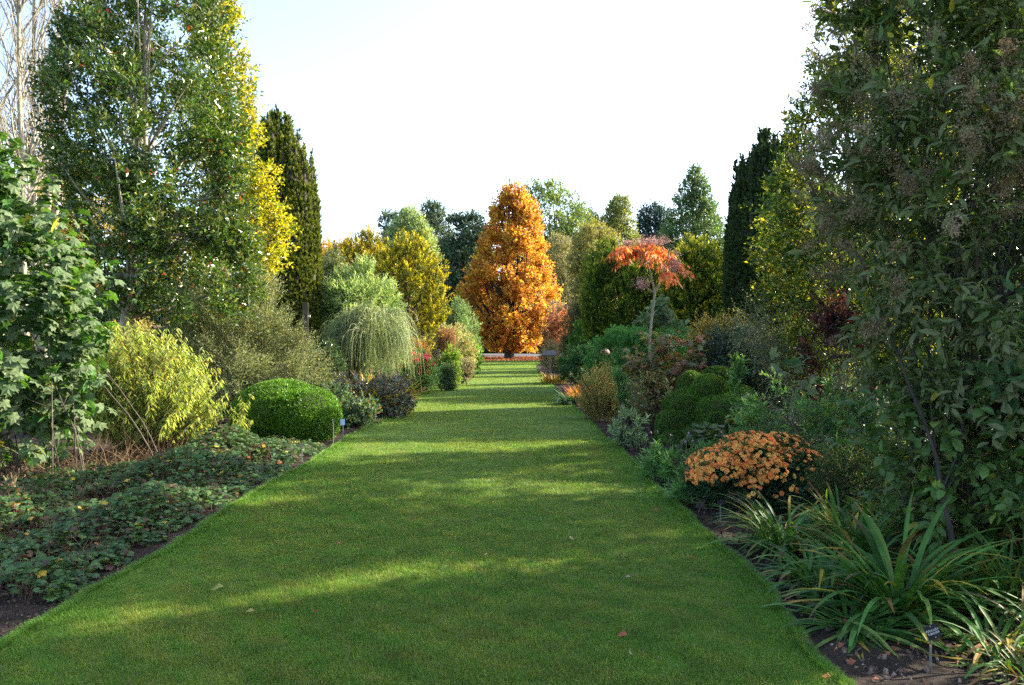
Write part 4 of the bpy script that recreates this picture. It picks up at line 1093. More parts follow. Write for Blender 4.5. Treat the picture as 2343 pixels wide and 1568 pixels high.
P_('brown_conifer', 'dull olive-brown upright evergreen between the copper bush and the green dome', 'shrub', 38,
   [(690, 1325, 1350), (715, 1300, 1365), (750, 1285, 1370), (800, 1282, 1370), (835, 1288, 1360)], 12, 70,
   dict(k=8, L=.10, Wd=.03, twl=.35, pal=[(.10, .10, .045, 3), (.14, .13, .06, 2)], up=.9, gap=-2), 5, seed=143, mat='needle')
P_('green_rhododendron', 'rounded bright green bush left of the right golden yews', 'shrub', 31,
   [(718, 1350, 1370), (745, 1320, 1400), (775, 1302, 1420), (810, 1298, 1420), (840, 1305, 1410)], 16, 70,
   dict(k=8, L=.13, Wd=.045, twl=.28, pal=[(.045, .13, .02, 4), (.08, .2, .03, 2), (.03, .07, .02, 2)], up=.5), 4.6, seed=144)
fl = dict(k=9, L=.12, Wd=.045, twl=.32, flat=1.7, pal=[(.030, .075, .012, 4), (.05, .11, .014, 2)], tipcol=(.26, .28, .015), up=1.1, out=.8, rnd=.25, shell=.3, lump=.3, gap=-.9, cv=.5, lup=.5, inner=.7)
P_('golden_yew', 'dark green yew with golden tips behind the orange-leaved small tree', 'tree', 27,
   [(568, 1378, 1392), (585, 1362, 1450), (606, 1350, 1530), (650, 1338, 1548), (720, 1340, 1550), (770, 1350, 1550), (820, 1370, 1540)], 14, 230, fl, 7.5, widen=1.08, seed=145, mat='needle', crown='crown', wood='trunk', stems=dict(n=20, r0=.14))
P_('golden_yew', 'yellow-topped yew between the small orange-leaved tree and the right fastigiate yew', 'tree', 25,
   [(568, 1580, 1620), (585, 1548, 1650), (620, 1530, 1670), (680, 1520, 1680), (760, 1520, 1680), (840, 1530, 1680)], 14, 200, dict(fl, tipcol=(.46, .42, .015)), 7.5, widen=1.12, seed=146, mat='needle', crown='crown', wood='trunk', stems=dict(n=20, r0=.14))
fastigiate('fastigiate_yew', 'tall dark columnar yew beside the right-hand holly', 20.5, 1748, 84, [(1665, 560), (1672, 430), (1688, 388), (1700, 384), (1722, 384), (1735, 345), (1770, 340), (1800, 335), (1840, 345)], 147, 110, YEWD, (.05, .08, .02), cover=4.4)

# right holly
rt, C, R, Pp, T, r = P_('variegated_holly', 'tall holly with gold-edged sunlit leaves between the right columnar yew and the big shrub', 'tree', 12.5,
   [(-120, 1960, 2060), (0, 1900, 2120), (100, 1858, 2150), (180, 1835, 2180), (260, 1808, 2200), (330, 1790, 2200), (400, 1772, 2200), (460, 1720, 2200), (510, 1712, 2200), (560, 1735, 2200), (620, 1740, 2200), (700, 1760, 2180), (800, 1790, 2160), (860, 1800, 2150)], 32, 230,
   dict(k=9, L=.075, Wd=.036, twl=.34, pal=[(.06, .11, .02, 4), (.10, .15, .02, 2), (.36, .36, .05, 2.2)], up=.15, out=.9, lump=.3, gap=-.5, gapf=.8, shell=.5, inner=.4, cv=.3), 3.0, seed=148, mat='holly_gold', base=1990, crown='crown', wood='trunk',  # yellow share of the palette stands in for sun through the leaves
   stems=dict(n=60, r0=.11))
berries(rt, Pp, T, r, n=60)
# evergreens added beyond the big shrub, mostly out of view, to shade the lawn
P_('evergreen_tree', 'dark evergreen tree filling the gap behind the big right shrub', 'tree', 19.3,
   [(190, 2150, 2400), (260, 2080, 2600), (400, 2010, 2650), (560, 1990, 2650), (820, 1960, 2650), (860, 1980, 2650)], 50, 140,
   dict(k=7, L=.10, Wd=.055, twl=.35, pal=[(.025, .055, .018, 3), (.05, .09, .02, 1)], gap=-1.5), 4.0, seed=149, mat='gloss', crown='crown', wood='trunk', stems=dict(n=40, r0=.15))  # fills the gap; placed so its shadow limits the sunlit lawn band

P_('evergreen_tree', 'dark evergreen tree shading the lawn from behind the overhanging shrub', 'tree', 10.4,
   [(-240, 2240, 2760), (0, 2200, 2800), (180, 2270, 2700), (300, 2200, 2800), (500, 2160, 2860), (800, 2160, 2860), (900, 2180, 2800)], 80, 90,
   dict(k=7, L=.10, Wd=.055, twl=.35, pal=[(.025, .055, .018, 3), (.05, .09, .02, 1)], gap=-1.5), 4.0, seed=195, mat='gloss', crown='crown', wood='trunk', stems=dict(n=40, r0=.15))  # added to keep sun off the lawn, mostly hidden by the shrub

P_('evergreen_tree', 'dark evergreen tree just outside the right edge of the photo', 'tree', 7.6,
   [(-330, 2740, 3200), (-200, 2720, 3220), (0, 2700, 3250), (400, 2680, 3250), (900, 2700, 3250), (1000, 2750, 3200)], 100, 90,
   dict(k=7, L=.12, Wd=.065, twl=.35, pal=[(.025, .055, .018, 3), (.05, .09, .02, 1)], gap=-1.5), 3.6, seed=196, mat='gloss', crown='crown', wood='trunk', stems=dict(n=40, r0=.15))  # unseen tree added to close sun gaps on the near lawn

P_('evergreen_tree', 'second dark evergreen tree outside the right edge, beside the camera', 'tree', 4.6,
   [(-700, 3750, 3950), (-500, 3600, 4200), (0, 3500, 4350), (800, 3500, 4350), (1200, 3600, 4250)], 180, 60,
   dict(k=7, L=.12, Wd=.065, twl=.35, pal=[(.025, .055, .018, 3), (.05, .09, .02, 1)], gap=-1.5), 3.2, seed=197, mat='gloss', crown='crown', wood='trunk', stems=dict(n=40, r0=.15))  # unseen tree added to shade the ground close to the camera

for D_, a_, b_, lab in [(26, 1800, 2040, 'dark evergreen tree hidden behind the gold-edged holly'), (31.5, 1770, 1960, 'dark evergreen tree behind the right columnar yew')]:
    P_('evergreen_tree', lab, 'tree', D_, [(410, a_ + 60, b_ - 50), (450, a_ + 20, b_ - 10), (560, a_, b_), (780, a_, b_), (830, a_ + 20, b_ - 20)], 34, 90,
       dict(k=7, L=.14, Wd=.08, twl=.4, pal=[(.025, .055, .018, 3), (.05, .09, .02, 1)], gap=-2), 3.6, seed=int(D_) + 300, mat='leaf', crown='crown', wood='trunk', stems=dict(n=40, r0=.15))  # hidden trees added to even out the lawn shade farther up

# small orange-leaved tree (angelica tree)
def aralia():
    D = 15.0; r = np.random.default_rng(150)
    org = np.array([X(1487, D), D, GZ]); root = thing('angelica_tree', 'slender small tree with a bare pale trunk and a flat top of orange compound leaves', 'small tree', tuple(org))
    def q(px, py, y=0): return np.array([X(px, D) - org[0], y, Z(py, D) - GZ])
    g = Geo()
    def limb(pts, r0, r1):
        P = np.array(pts, float); t = np.linspace(0, 1, len(P)); tt = np.linspace(0, 1, 14)
        PP = np.stack([np.interp(tt, t, P[:, i]) for i in range(3)], 1); PP[1:-1] = (PP[:-2] + PP[1:-1] * 2 + PP[2:]) / 4
        g.tube(PP[None], np.linspace(r0, r1, 14)[None], 8)
    limb([np.zeros(3), q(1486, 775), q(1492, 720), q(1498, 670)], .027, .022)
    limb([q(1498, 672), q(1492, 630, .1), q(1484, 600, .15), q(1478, 570, .1)], .022, .010)
    limb([q(1498, 672), q(1512, 640, -.05), q(1520, 610, -.1), q(1528, 580, -.1)], .024, .010)
    limb([q(1498, 672), q(1482, 662, -.05), q(1462, 648, -.1)], .016, .008)
    limb([q(1515, 636), q(1532, 618, .2), q(1545, 600, .3)], .018, .009)
    limb([q(1484, 600, .15), q(1496, 575, .3), q(1500, 556, .35)], .014, .008)
    limb([q(1487, 615, .1), q(1465, 580, -.1), q(1440, 570, -.15)], .014, .007)
    g.build('trunk', MATS['bark_pale'], root, True)
    g = Geo(); pal = [(.58, .17, .06, 3), (.62, .25, .08, 2), (.45, .11, .05, 2), (.55, .33, .08, .8)]
    tips = [q(1478, 570, .1), q(1528, 580, -.1), q(1545, 600, .3), q(1500, 556, .35), q(1440, 570, -.15), q(1465, 580, -.1), q(1510, 570, -.3), q(1520, 628, -.1), q(1450, 560, .3)]
    for ti, tp in enumerate(tips):
        for j in range([3, 2, 2, 2, 5, 4, 1, 2, 2][ti]):                   # arching compound fronds
            a = (r.uniform(2.2, 4.2) if (ti in (4, 5) and r.uniform() < .75) else r.uniform(0, 6.28)); Lf = r.uniform(.25, .55)
            t = np.linspace(0, 1, 9); o = np.array([math.cos(a), math.sin(a), 0])
            P = tp + o * (Lf * t)[:, None] + np.array([0, 0, 1.]) * (Lf * (r.uniform(.1, .6) * t - .75 * t ** 2))[:, None]
            g.tube(P[None], np.linspace(.005, .002, 9)[None], 3, (.3, .1, .05))
            side = np.array([-o[1], o[0], 0])
            for sgn in (-1, 0, 1):
                B = P[2:]; n = len(B)
                Dd = nrm(side * sgn * .8 + o * .4 + np.array([0, 0, -.9]) + r.normal(size=(n, 3)) * .18)
                leaves(g, B + r.normal(size=(n, 3)) * .02 + side * sgn * .05, Dd, nrm(np.array([0, 0, .5]) + o * .8 + r.normal(size=(n, 3)) * .3), r.uniform(.10, .17, n), r.uniform(.05, .075, n), pick(pal, n, r) * r.uniform(.8, 1.2, (n, 1)), 'oval')
    g.build('crown', MATS['autumn'], root)
    g = Geo()
    for c, s in [(q(1475, 553), (.24, .26, .10)), (q(1505, 550), (.26, .3, .10)), (q(1466, 650, -.1), (.15, .15, .11)), (q(1546, 588, .2), (.13, .16, .2)), (q(1540, 610, -.1), (.12, .12, .16)), (q(1436, 556), (.1, .1, .05))]:
        n = 190; P = c + r.normal(size=(n, 3)) * np.array(s) * .55
        leaves(g, P, nrm(r.normal(size=(n, 3)) + [0, 0, .4]), r.normal(size=(n, 3)), np.full(n, .03), np.full(n, .014), pick([(.60, .38, .34, 2), (.45, .26, .23, 2), (.68, .48, .42, 1)], n, r), 'dia')
        m = 60; d = nrm(r.normal(size=(m, 3)) + [0, 0, .2]); t = np.linspace(0, 1, 3)[None, :, None]
        b = np.broadcast_to(c - [0, 0, s[2]], (m, 3)); e = c + d * np.array(s)
        g.tube(b[:, None] * (1 - t) + e[:, None] * t, np.full((m, 3), .002), 3, (.45, .28, .25))
    g.build('seed_heads', MATS['dry'], root)
aralia()

P_('abutilon_shrub', 'leafy grey-green upright shrub behind the angelica tree trunk', 'shrub', 19,
   [(685, 1508, 1520), (705, 1492, 1530), (730, 1465, 1556), (760, 1455, 1570), (810, 1460, 1570)], 14, 44,
   dict(k=6, L=.16, Wd=.11, twl=.22, pal=[(.10, .17, .11, 3), (.14, .22, .15, 2)], lup=-.3, nup=1), 3.6, seed=151, mat='felt')
P_('green_perennial_bank', 'bank of fresh green lacy foliage below the dark yews', 'perennial clump', 18.5,
   [(752, 1400, 1560), (765, 1375, 1580), (790, 1355, 1600), (830, 1340, 1600), (870, 1350, 1580)], 16, 80,
   dict(k=10, L=.07, Wd=.025, twl=.22, pal=[(.09, .24, .07, 4), (.13, .30, .11, 2)], up=.5, cv=.3), 4.6, seed=152, mat='thin', depth=.5)
rt, C, R, Pp, T, r = P_('pink_hydrangea', 'dark green broad-leaved hydrangea with one round pale pink flower head', 'shrub', 22,
   [(800, 1300, 1420), (815, 1285, 1430), (845, 1270, 1420), (870, 1275, 1400)], 12, 54,
   dict(k=6, L=.14, Wd=.075, twl=.2, pal=[(.045, .11, .04, 4), (.08, .16, .06, 2)], up=.5, nup=1), 4, seed=153, depth=.6)
g = Geo(); n = 400; c = np.array([X(1384, 21.3), 21.3, Z(806, 21.3)]) - np.array(rt.location); d = nrm(r.normal(size=(n, 3)))
leaves(g, c + d * np.array([.12, .12, .09]), nrm(np.cross(d, r.normal(size=(n, 3)))), d, np.full(n, .035), np.full(n, .035), pick([(.62, .42, .40, 2), (.55, .34, .33, 1)], n, r), 'round'); g.build('flower_head', MATS['petal'], rt)
iris('crocosmia', 'orange strappy clump at the far end of the right lawn edge', 'perennial clump', 1268, 0, 31, .5, 260, .55, .03, [(.45, .25, .05, 3), (.3, .3, .06, 2), (.5, .36, .1, 1)], 154, [(.55, .2, .04, 1)])
iris('crocosmia', 'orange-tipped clump behind the blue-green strappy tuft', 'perennial clump', 1345, 0, 20.5, .45, 360, .62, .02, [(.50, .20, .04, 3), (.35, .22, .05, 2)], 155, [(.6, .2, .04, 1)], el=(1.0, 1.5))
iris('agapanthus_tuft', 'blue-green strappy tuft at the right lawn edge left of the tan bush', 'perennial clump', 1300, 0, 20.2, .18, 170, .55, .03, [(.09, .17, .09, 3), (.13, .22, .13, 2)], 156, curl=(1.0, 2.4), el=(.9, 1.5))
def lectern(label, px, py, D):
    root = thing('sign_lectern', label, 'sign', (X(px, D), D, GZ)); z = Z(py, D) - GZ
    g = Geo(); g.tube(np.array([[[0, .02, 0], [0, .02, z * .5], [0, .02, z - .02]]]), np.full((1, 3), .02), 8); g.build('pole', flat_mat('black_post', (.02, .02, .02), .5), root, True)
    g = Geo(); a = math.radians(35)
    V = np.array([(x, y * math.cos(a) , z + y * math.sin(a) + t) for t in (-.012, .012) for x, y in ((-.28, -.16), (.28, -.16), (.28, .16), (-.28, .16))])
    g.add(V[None], [(3, 2, 1, 0), (4, 5, 6, 7), (0, 1, 5, 4), (1, 2, 6, 5), (2, 3, 7, 6), (3, 0, 4, 7)], (.1, .1, .1)); g.build('panel', flat_mat('black_panel', (.02, .02, .022), .3), root)
lectern('black tilted interpretation board low in the far right border', 1257, 808, 33)
wand_clump('tan_grassy_bush', 'fine rust and straw coloured bush at the right lawn edge', 'perennial clump', 16.4,
   [(840, 1355, 1385), (850, 1335, 1410), (872, 1316, 1430), (905, 1306, 1440), (935, 1310, 1436), (958, 1325, 1415)], 1374, 460, 34, .046, .015,
   [(.38, .26, .10, 3), (.28, .29, .10, 4), (.44, .22, .09, 1.5), (.17, .27, .08, 3)], 157, .5, (.42, .30, .15), leaf_from=.12, droop=.25, sr=.003)
P_('fennel_tuft', 'soft green feathery column leaning beside the tan bush', 'perennial clump', 15.4,
   [(846, 1403, 1412), (858, 1402, 1428), (880, 1410, 1442), (905, 1415, 1445), (945, 1418, 1438)], 8, 30,
   dict(k=12, L=.045, Wd=.006, twl=.16, pal=[(.15, .30, .12, 3), (.19, .34, .15, 1)], up=.9, lump=.3), 2.6, seed=158, mat='thin')
P_('oakleaf_hydrangea', 'sprawling shrub with bronze, maroon and green lobed leaves below the angelica tree', 'shrub', 14.4,
   [(770, 1540, 1590), (785, 1460, 1605), (810, 1420, 1620), (850, 1410, 1615), (880, 1430, 1600), (910, 1450, 1590)], 22, 120,
   dict(k=6, L=.12, Wd=.10, twl=.25, tmpl='lobed', pal=[(.22, .09, .055, 3), (.13, .15, .055, 4), (.32, .13, .07, 1.5), (.18, .2, .09, 2)], lup=-.5, nup=1, up=.4), 3.4, seed=159, mat='leaf', depth=.6)
P_('peony_clump', 'faded cream and brown leaved clump between the tan bush and the cloud-pruned box', 'perennial clump', 14.0,
   [(860, 1470, 1520), (880, 1448, 1545), (920, 1445, 1550), (960, 1455, 1530)], 16, 44,
   dict(k=7, L=.10, Wd=.04, twl=.2, pal=[(.30, .30, .13, 2), (.15, .16, .06, 2), (.22, .13, .07, 2)], up=.4, nup=.8), 2.8, seed=160)
P_('yellow_autumn_shrub', 'amber yellow small-leaved shrub in front of the dark columnar yew', 'shrub', 15.5,
   [(722, 1600, 1680), (745, 1580, 1710), (780, 1575, 1720), (830, 1590, 1700)], 16, 60,
   dict(k=8, L=.05, Wd=.03, twl=.28, pal=[(.34, .23, .05, 3), (.24, .2, .05, 2), (.14, .15, .04, 2), (.3, .28, .5, .12)]), 2.8, seed=161, sprig=dict(n=300, L=.5, rad=.003))
P_('dark_dome_shrub', 'broad dark blue-green dome of tiny leaves behind the cloud-pruned box', 'shrub', 14.6,
   [(752, 1650, 1720), (775, 1610, 1800), (810, 1585, 1840), (860, 1580, 1850), (920, 1590, 1850)], 26, 110,
   dict(k=9, L=.045, Wd=.024, twl=.16, pal=[(.026, .055, .030, 4), (.045, .085, .05, 2)], up=.4, shell=.25, lump=.1, gap=-2), 4.0, seed=162, mat='gloss', depth=.8)
P_('arching_cotoneaster', 'loose arching brown-green twiggy shrub above the dark dome', 'shrub', 12.8,
   [(690, 1740, 1850), (720, 1690, 1900), (760, 1650, 1900), (800, 1720, 1900), (860, 1760, 1900)], 24, 50,
   dict(k=12, L=.035, Wd=.018, twl=.5, pal=[(.12, .15, .05, 3), (.22, .22, .09, 2), (.07, .1, .03, 2)], rnd=.5, gap=-.2), 1.1, seed=163, sprig=dict(n=420, L=.8, rad=.003), bark='bark_pale', stems=dict(n=30, multi=8, r0=.02))
P_('smoke_bush', 'open shrub with dark maroon leaves in front of the right-hand holly', 'shrub', 10.6,
   [(700, 1880, 1930), (740, 1850, 1960), (800, 1830, 1975), (860, 1830, 1970), (910, 1850, 1960)], 26, 34,
   dict(k=7, L=.055, Wd=.036, twl=.25, pal=[(.055, .012, .016, 4), (.09, .02, .02, 2), (.04, .03, .02, 2)], gap=-.1, gapf=1.0), 1.9, seed=164, bark='bark', stems=dict(n=26, multi=6, r0=.014), base=1925, sprig=dict(n=160, L=.5, rad=.003))

# small-leaved mixed plants in the mid right bed
P_('tall_weed', 'upright leafy green stem standing just right of the cloud-pruned box', 'perennial clump', 11.0,
   [(825, 1682, 1696), (850, 1676, 1702), (930, 1680, 1720), (1000, 1690, 1740)], 8, 26,
   dict(k=7, L=.11, Wd=.035, twl=.12, pal=[(.10, .20, .06, 3), (.16, .26, .09, 1)], up=.5), 3, seed=165, stems=dict(n=6, r0=.01), base=1715)
P_('macleaya', 'leafy perennial with big lobed blue-green leaves right of the cloud-pruned box', 'perennial clump', 10.2,
   [(835, 1720, 1800), (860, 1690, 1860), (900, 1690, 1870), (960, 1700, 1860), (1030, 1730, 1850)], 26, 32,
   dict(k=5, L=.17, Wd=.17, twl=.3, tmpl='lobed', pal=[(.07, .15, .09, 4), (.10, .20, .13, 2), (.07, .14, .04, 2)], lup=-.35, nup=1.2, up=.5, gap=-.2), 1.5, seed=166, mat='felt', stems=dict(n=20, multi=7, r0=.012))
P_('green_understory', 'tangle of mid green pointed leaves between the cloud-pruned box and the big right shrub', 'shrub', 9.3,
   [(880, 1760, 1900), (920, 1720, 2000), (960, 1690, 2020), (1010, 1700, 2020), (1060, 1720, 2000)], 26, 60,
   dict(k=8, L=.08, Wd=.03, twl=.28, pal=[(.08, .18, .05, 4), (.12, .24, .06, 2), (.15, .15, .05, 1)], up=.5, gap=-.3), 2.2, seed=167, stems=dict(n=20, multi=8, r0=.01), sprig=dict(n=260, L=.4, rad=.003), bark='bark_pale', depth=.7)
P_('silver_leaf_plant', 'clump of pale silvery green paddle leaves at the lawn edge before the cloud-pruned box', 'perennial clump', 12.0,
   [(942, 1425, 1455), (962, 1405, 1480), (990, 1392, 1488), (1012, 1395, 1480)], 11, 34,
   dict(k=8, L=.11, Wd=.028, twl=.14, pal=[(.20, .28, .15, 3), (.28, .36, .22, 2), (.12, .2, .08, 1)], up=.8), 2.2, seed=168)
r = np.random.default_rng(169)
def lance_bank(label, D, prof, seed, n=46):
    return P_('lance_leaf_mat', label, 'low plant', D, prof, 16, n,
       dict(k=9, L=.10, Wd=.016, twl=.14, pal=[(.10, .23, .07, 4), (.15, .29, .10, 3), (.22, .34, .15, 1)], up=.6, rnd=.6, lup=.3), 3.6, seed=seed, depth=.8, mat='thin')
rt, C, R, Pp, T, r = lance_bank('low mat of narrow green leaves at the lawn edge left of the orange chrysanthemums', 9.2, [(1036, 1510, 1640), (1052, 1475, 1660), (1080, 1455, 1660), (1110, 1480, 1640)], 170)
rt2, *_ = lance_bank('narrow-leaved green tuft tucked against the near side of the chrysanthemums', 7.8, [(1060, 1540, 1620), (1085, 1515, 1640), (1120, 1500, 1640), (1150, 1540, 1630)], 171, 30)
# scabious stems over the mat
g = Geo(); n = 46; t = np.linspace(0, 1, 6); b = np.stack([r.uniform(-.5, .7, n), r.uniform(-.2, .8, n), np.full(n, .1)], 1)
d = np.stack([r.normal(size=n) * .35, r.normal(size=n) * .2, np.ones(n)], 1); l = r.uniform(.25, .45, n)
P = b[:, None] + d[:, None] * (l[:, None] * t)[..., None]; P += np.cumsum(r.normal(size=P.shape) * .008, 1)
for j in range(n):
    g = Geo(); g.tube(P[j:j+1], np.full((1, 6), .0022), 3, (.16, .22, .08)); g.build('flower_stem', MATS['dry'], rt)
for j in range(14): flower_dots(rt, 'flower_head', P[j:j+1, -1], .035, [(.45, .28, .5, 2), (.4, .3, .4, 1)], r)

# chrysanthemums
def mum():
    D = 7.75; r = np.random.default_rng(180)
    org = np.array([X(1735, D), D, GZ]); root = thing('chrysanthemum', 'dome of small orange chrysanthemum flowers over dark foliage at the right lawn edge', 'flowering plant', tuple(org))
    def q(px, py, y): return [X(px, D) - org[0], y, Z(py, D) - GZ]
    L_ = [(1680, 1065, 66, 50, 0), (1632, 1075, 62, 48, -.1), (1606, 1092, 42, 44, -.15), (1725, 1050, 80, 54, .1), (1800, 1050, 72, 50, .25), (1760, 1080, 72, 58, 0), (1840, 1085, 60, 54, .05), (1872, 1112, 46, 46, -.1), (1700, 1120, 70, 50, -.05), (1800, 1130, 70, 50, -.05)]
    C = np.array([q(a, b, e) for a, b, c, d, e in L_]); R = np.array([[c * D / FPX, c * D / FPX, d * D / FPX] for a, b, c, d, e in L_])
    g = Geo(); P, T = foliage(g, C, R, 26000, r, k=10, L=.035, Wd=.020, twl=.12, pal=[(.03, .075, .030, 4), (.045, .10, .04, 2)], up=.6, shell=.4, lump=.1, gap=-2, zfloor=.02, seed=180)
    g.build('foliage', MATS['leaf'], root)
    g = Geo(); limbs(g, (0, 0, 0), C, r, n=10, multi=30, r0=.006, spread=.25); sprigs(g, P, T, r, 300, L=.2, rad=.0015); g.build('stems', MATS['bark'], root)
    # flowers: two rings of petals round a yellow centre
    g = Geo(); want = 1350; F = []; O = []
    while len(F) < want:
        i = r.integers(len(C)); d = nrm(r.normal(size=3) + np.array([0, -.25, .75])); p = C[i] + d * R[i] * r.uniform(.98, 1.12)
        if any((((p - C[j]) / R[j]) ** 2).sum() < .93 for j in range(len(C))): continue
        px = (p[0] + org[0]) / D * FPX + HX; py = HY - (p[2] + org[2] - EYE) / D * FPX
        if d[2] < -.15: continue
        dens = 1.0 if (px < 1775 and py < 1095) else (.24 if px < 1770 else .15)
        if px > 1790 and py < 1040: dens = .35
        if py > 1120: dens *= .4
        if r.uniform() > dens: continue
        F.append(p); O.append(nrm(d * [.8, .8, 1.0] + np.array([0, -.15, .15]) + r.normal(size=3) * .22))
    F = np.array(F); O = np.array(O); n = len(F)
    sz = r.uniform(.018, .028, n); base = pick([(.95, .42, .12, 4), (.97, .56, .15, 4), (.88, .30, .09, 2.5), (.95, .68, .22, 1)], n, r)
    A = nrm(np.cross(O, np.array([.2, .3, 1.]))); B = np.cross(O, A)
    for ring, (m, rr, zz, wd) in enumerate([(13, 1.0, .18, .34), (10, .66, .34, .3)]):
        for j in range(m):
            an = 2 * math.pi * (j + ring * .5) / m
            dr = A * math.cos(an) + B * math.sin(an)
            leaves(g, F + dr * (sz * .15)[:, None] + O * .002, nrm(dr + O * zz), O, sz * rr, sz * wd, base * (1 if ring == 0 else 1.15), 'dia')
    k8 = np.arange(6) / 6 * 2 * math.pi
    cen = F + O * (sz * .38)[:, None]
    V = np.concatenate([(cen + O * (sz * .12)[:, None])[:, None], cen[:, None] + (A[:, None] * np.cos(k8)[None, :, None] + B[:, None] * np.sin(k8)[None, :, None]) * (sz * .34)[:, None, None]], 1)
    g.add(V, [(0, 1 + i, 1 + (i + 1) % 6) for i in range(6)], np.where(r.uniform(size=(n, 1)) < .5, [.70, .42, .05], [.45, .22, .05]))
    o = g.build('blossoms', MATS['petal'], root); o['kind'] = 'stuff'
mum()
P_('fine_leaved_perennial', 'dull green fine-leaved clump leaning out right of the orange chrysanthemums', 'perennial clump', 7.3,
   [(1035, 1900, 1990), (1070, 1870, 2040), (1120, 1850, 2060), (1190, 1860, 2050), (1215, 1880, 2030)], 30, 50,
   dict(k=10, L=.032, Wd=.012, twl=.2, pal=[(.06, .11, .04, 4), (.09, .14, .05, 2), (.16, .12, .06, 1.5)], up=.5, gap=-.5), 2.4, seed=182, stems=dict(n=20, multi=22, r0=.005, spread=.3), sprig=dict(n=500, L=.25, rad=.0016), mat='thin')

# big shrub with felted leaves and dry flower heads, near right
def big_shrub():
    prof = [(-420, 2250, 2460), (-300, 2100, 2620), (-120, 1960, 2700), (0, 1885, 2760), (120, 1900, 2780), (250, 1895, 2800), (330, 1865, 2800), (430, 1870, 2800), (520, 1850, 2800), (590, 1905, 2800), (680, 1965, 2800), (780, 1975, 2800), (870, 2000, 2800), (960, 2020, 2780)]
    rt, C, R, Pp, T, r = P_('buddleja_shrub', 'huge overhanging shrub with felted grey-green leaves and dry brown flower heads at right', 'shrub', 5.6, prof, 62, 190,
       dict(k=8, L=.105, Wd=.036, twl=.26, tmpl='oval', pal=[(.085, .135, .045, 5), (.12, .17, .06, 3), (.06, .10, .03, 2), (.34, .30, .03, .25)], up=.15, out=.9, lup=.0, lout=.9, nup=.8, shell=.5, gap=-.5, gapf=1.1, lump=.3, inner=.45, cv=.2), 3.0,
       seed=190, mat='felt', bark='bark_dark', base=2330, stems=dict(n=150, multi=10, r0=.02, spread=.35, frac=(.1, .85)), sprig=dict(n=1200, L=.45, rad=.003), depth=.85)
    # dry panicles at the twig ends facing out
    cen = C.mean(0); o = Pp - cen; rad = np.linalg.norm(o[:, :2], axis=1)
    cand = np.nonzero((Pp[:, 1] < .5) & (rad > np.quantile(rad, .72)) & (Pp[:, 2] > 1.0))[0]
    i = r.choice(cand, 210, replace=False); g = Geo()
    c = Pp[i] + T[i] * .12; n = len(c); m = 300
    ax = nrm(T[i] + [0, 0, .3]); L = r.uniform(.10, .21, n)
    t = r.uniform(0, 1, (n, m)) ** .8; w = (1 - t * .75) * L[:, None] * .62
    off = r.normal(size=(n, m, 3)) * .6
    P = c[:, None] + ax[:, None] * (t * L[:, None] * 1.2)[..., None] + off * w[..., None]
    P = P.reshape(-1, 3); k = len(P)
    leaves(g, P, nrm(r.normal(size=(k, 3)) + [0, 0, .3]), r.normal(size=(k, 3)), r.uniform(.010, .02, k), r.uniform(.007, .012, k), np.repeat(pick([(.27, .20, .12, 3), (.20, .145, .09, 2), (.34, .27, .18, 1)], n, r), m, 0) * r.uniform(.6, 1.3, (k, 1)), 'dia')
    tt = np.linspace(0, 1, 3)[None, :, None]; s = c[:, None].repeat(14, 1).reshape(-1, 3); e = P[r.choice(m, 14)[None] + (np.arange(n) * m)[:, None]].reshape(-1, 3)
    g.tube(s[:, None] * (1 - tt) + e[:, None] * tt, np.full((len(s), 3), .0013), 3, (.18, .13, .08))
    ob = g.build('dry_flower_heads', MATS['dry'], rt); ob['kind'] = 'stuff'
big_shrub()
P_('viburnum_shrub', 'broad-leaved green shrub with pleated leaves beneath the huge overhanging shrub', 'shrub', 5.5,
   [(880, 2060, 2300), (920, 1990, 2480), (970, 1960, 2600), (1030, 1960, 2650), (1100, 1970, 2650), (1170, 2010, 2640), (1210, 2040, 2640)], 46, 130,
   dict(k=7, L=.085, Wd=.055, twl=.24, tmpl='oval', pal=[(.06, .115, .026, 4), (.085, .155, .036, 3), (.14, .19, .035, 1), (.28, .26, .04, .2)], up=.2, lup=-.25, nup=1, gap=-.8, gapf=1.0), 3.2, seed=191, stems=dict(n=50, multi=9, r0=.012), sprig=dict(n=300, L=.4, rad=.003), depth=.8)
P_('climbing_leafy_shrub', 'dark broad-leaved shrub at the extreme right edge behind the arching straps', 'shrub', 4.9,
   [(640, 2330, 2520), (700, 2290, 2600), (800, 2270, 2640), (900, 2270, 2650), (1000, 2280, 2640)], 50, 50,
   dict(k=7, L=.11, Wd=.055, twl=.25, tmpl='oval', pal=[(.06, .12, .05, 4), (.09, .17, .07, 2)], up=.2, nup=.9, gap=-.4), 2.2, seed=192, stems=dict(n=30, multi=6, r0=.012), mat='felt')

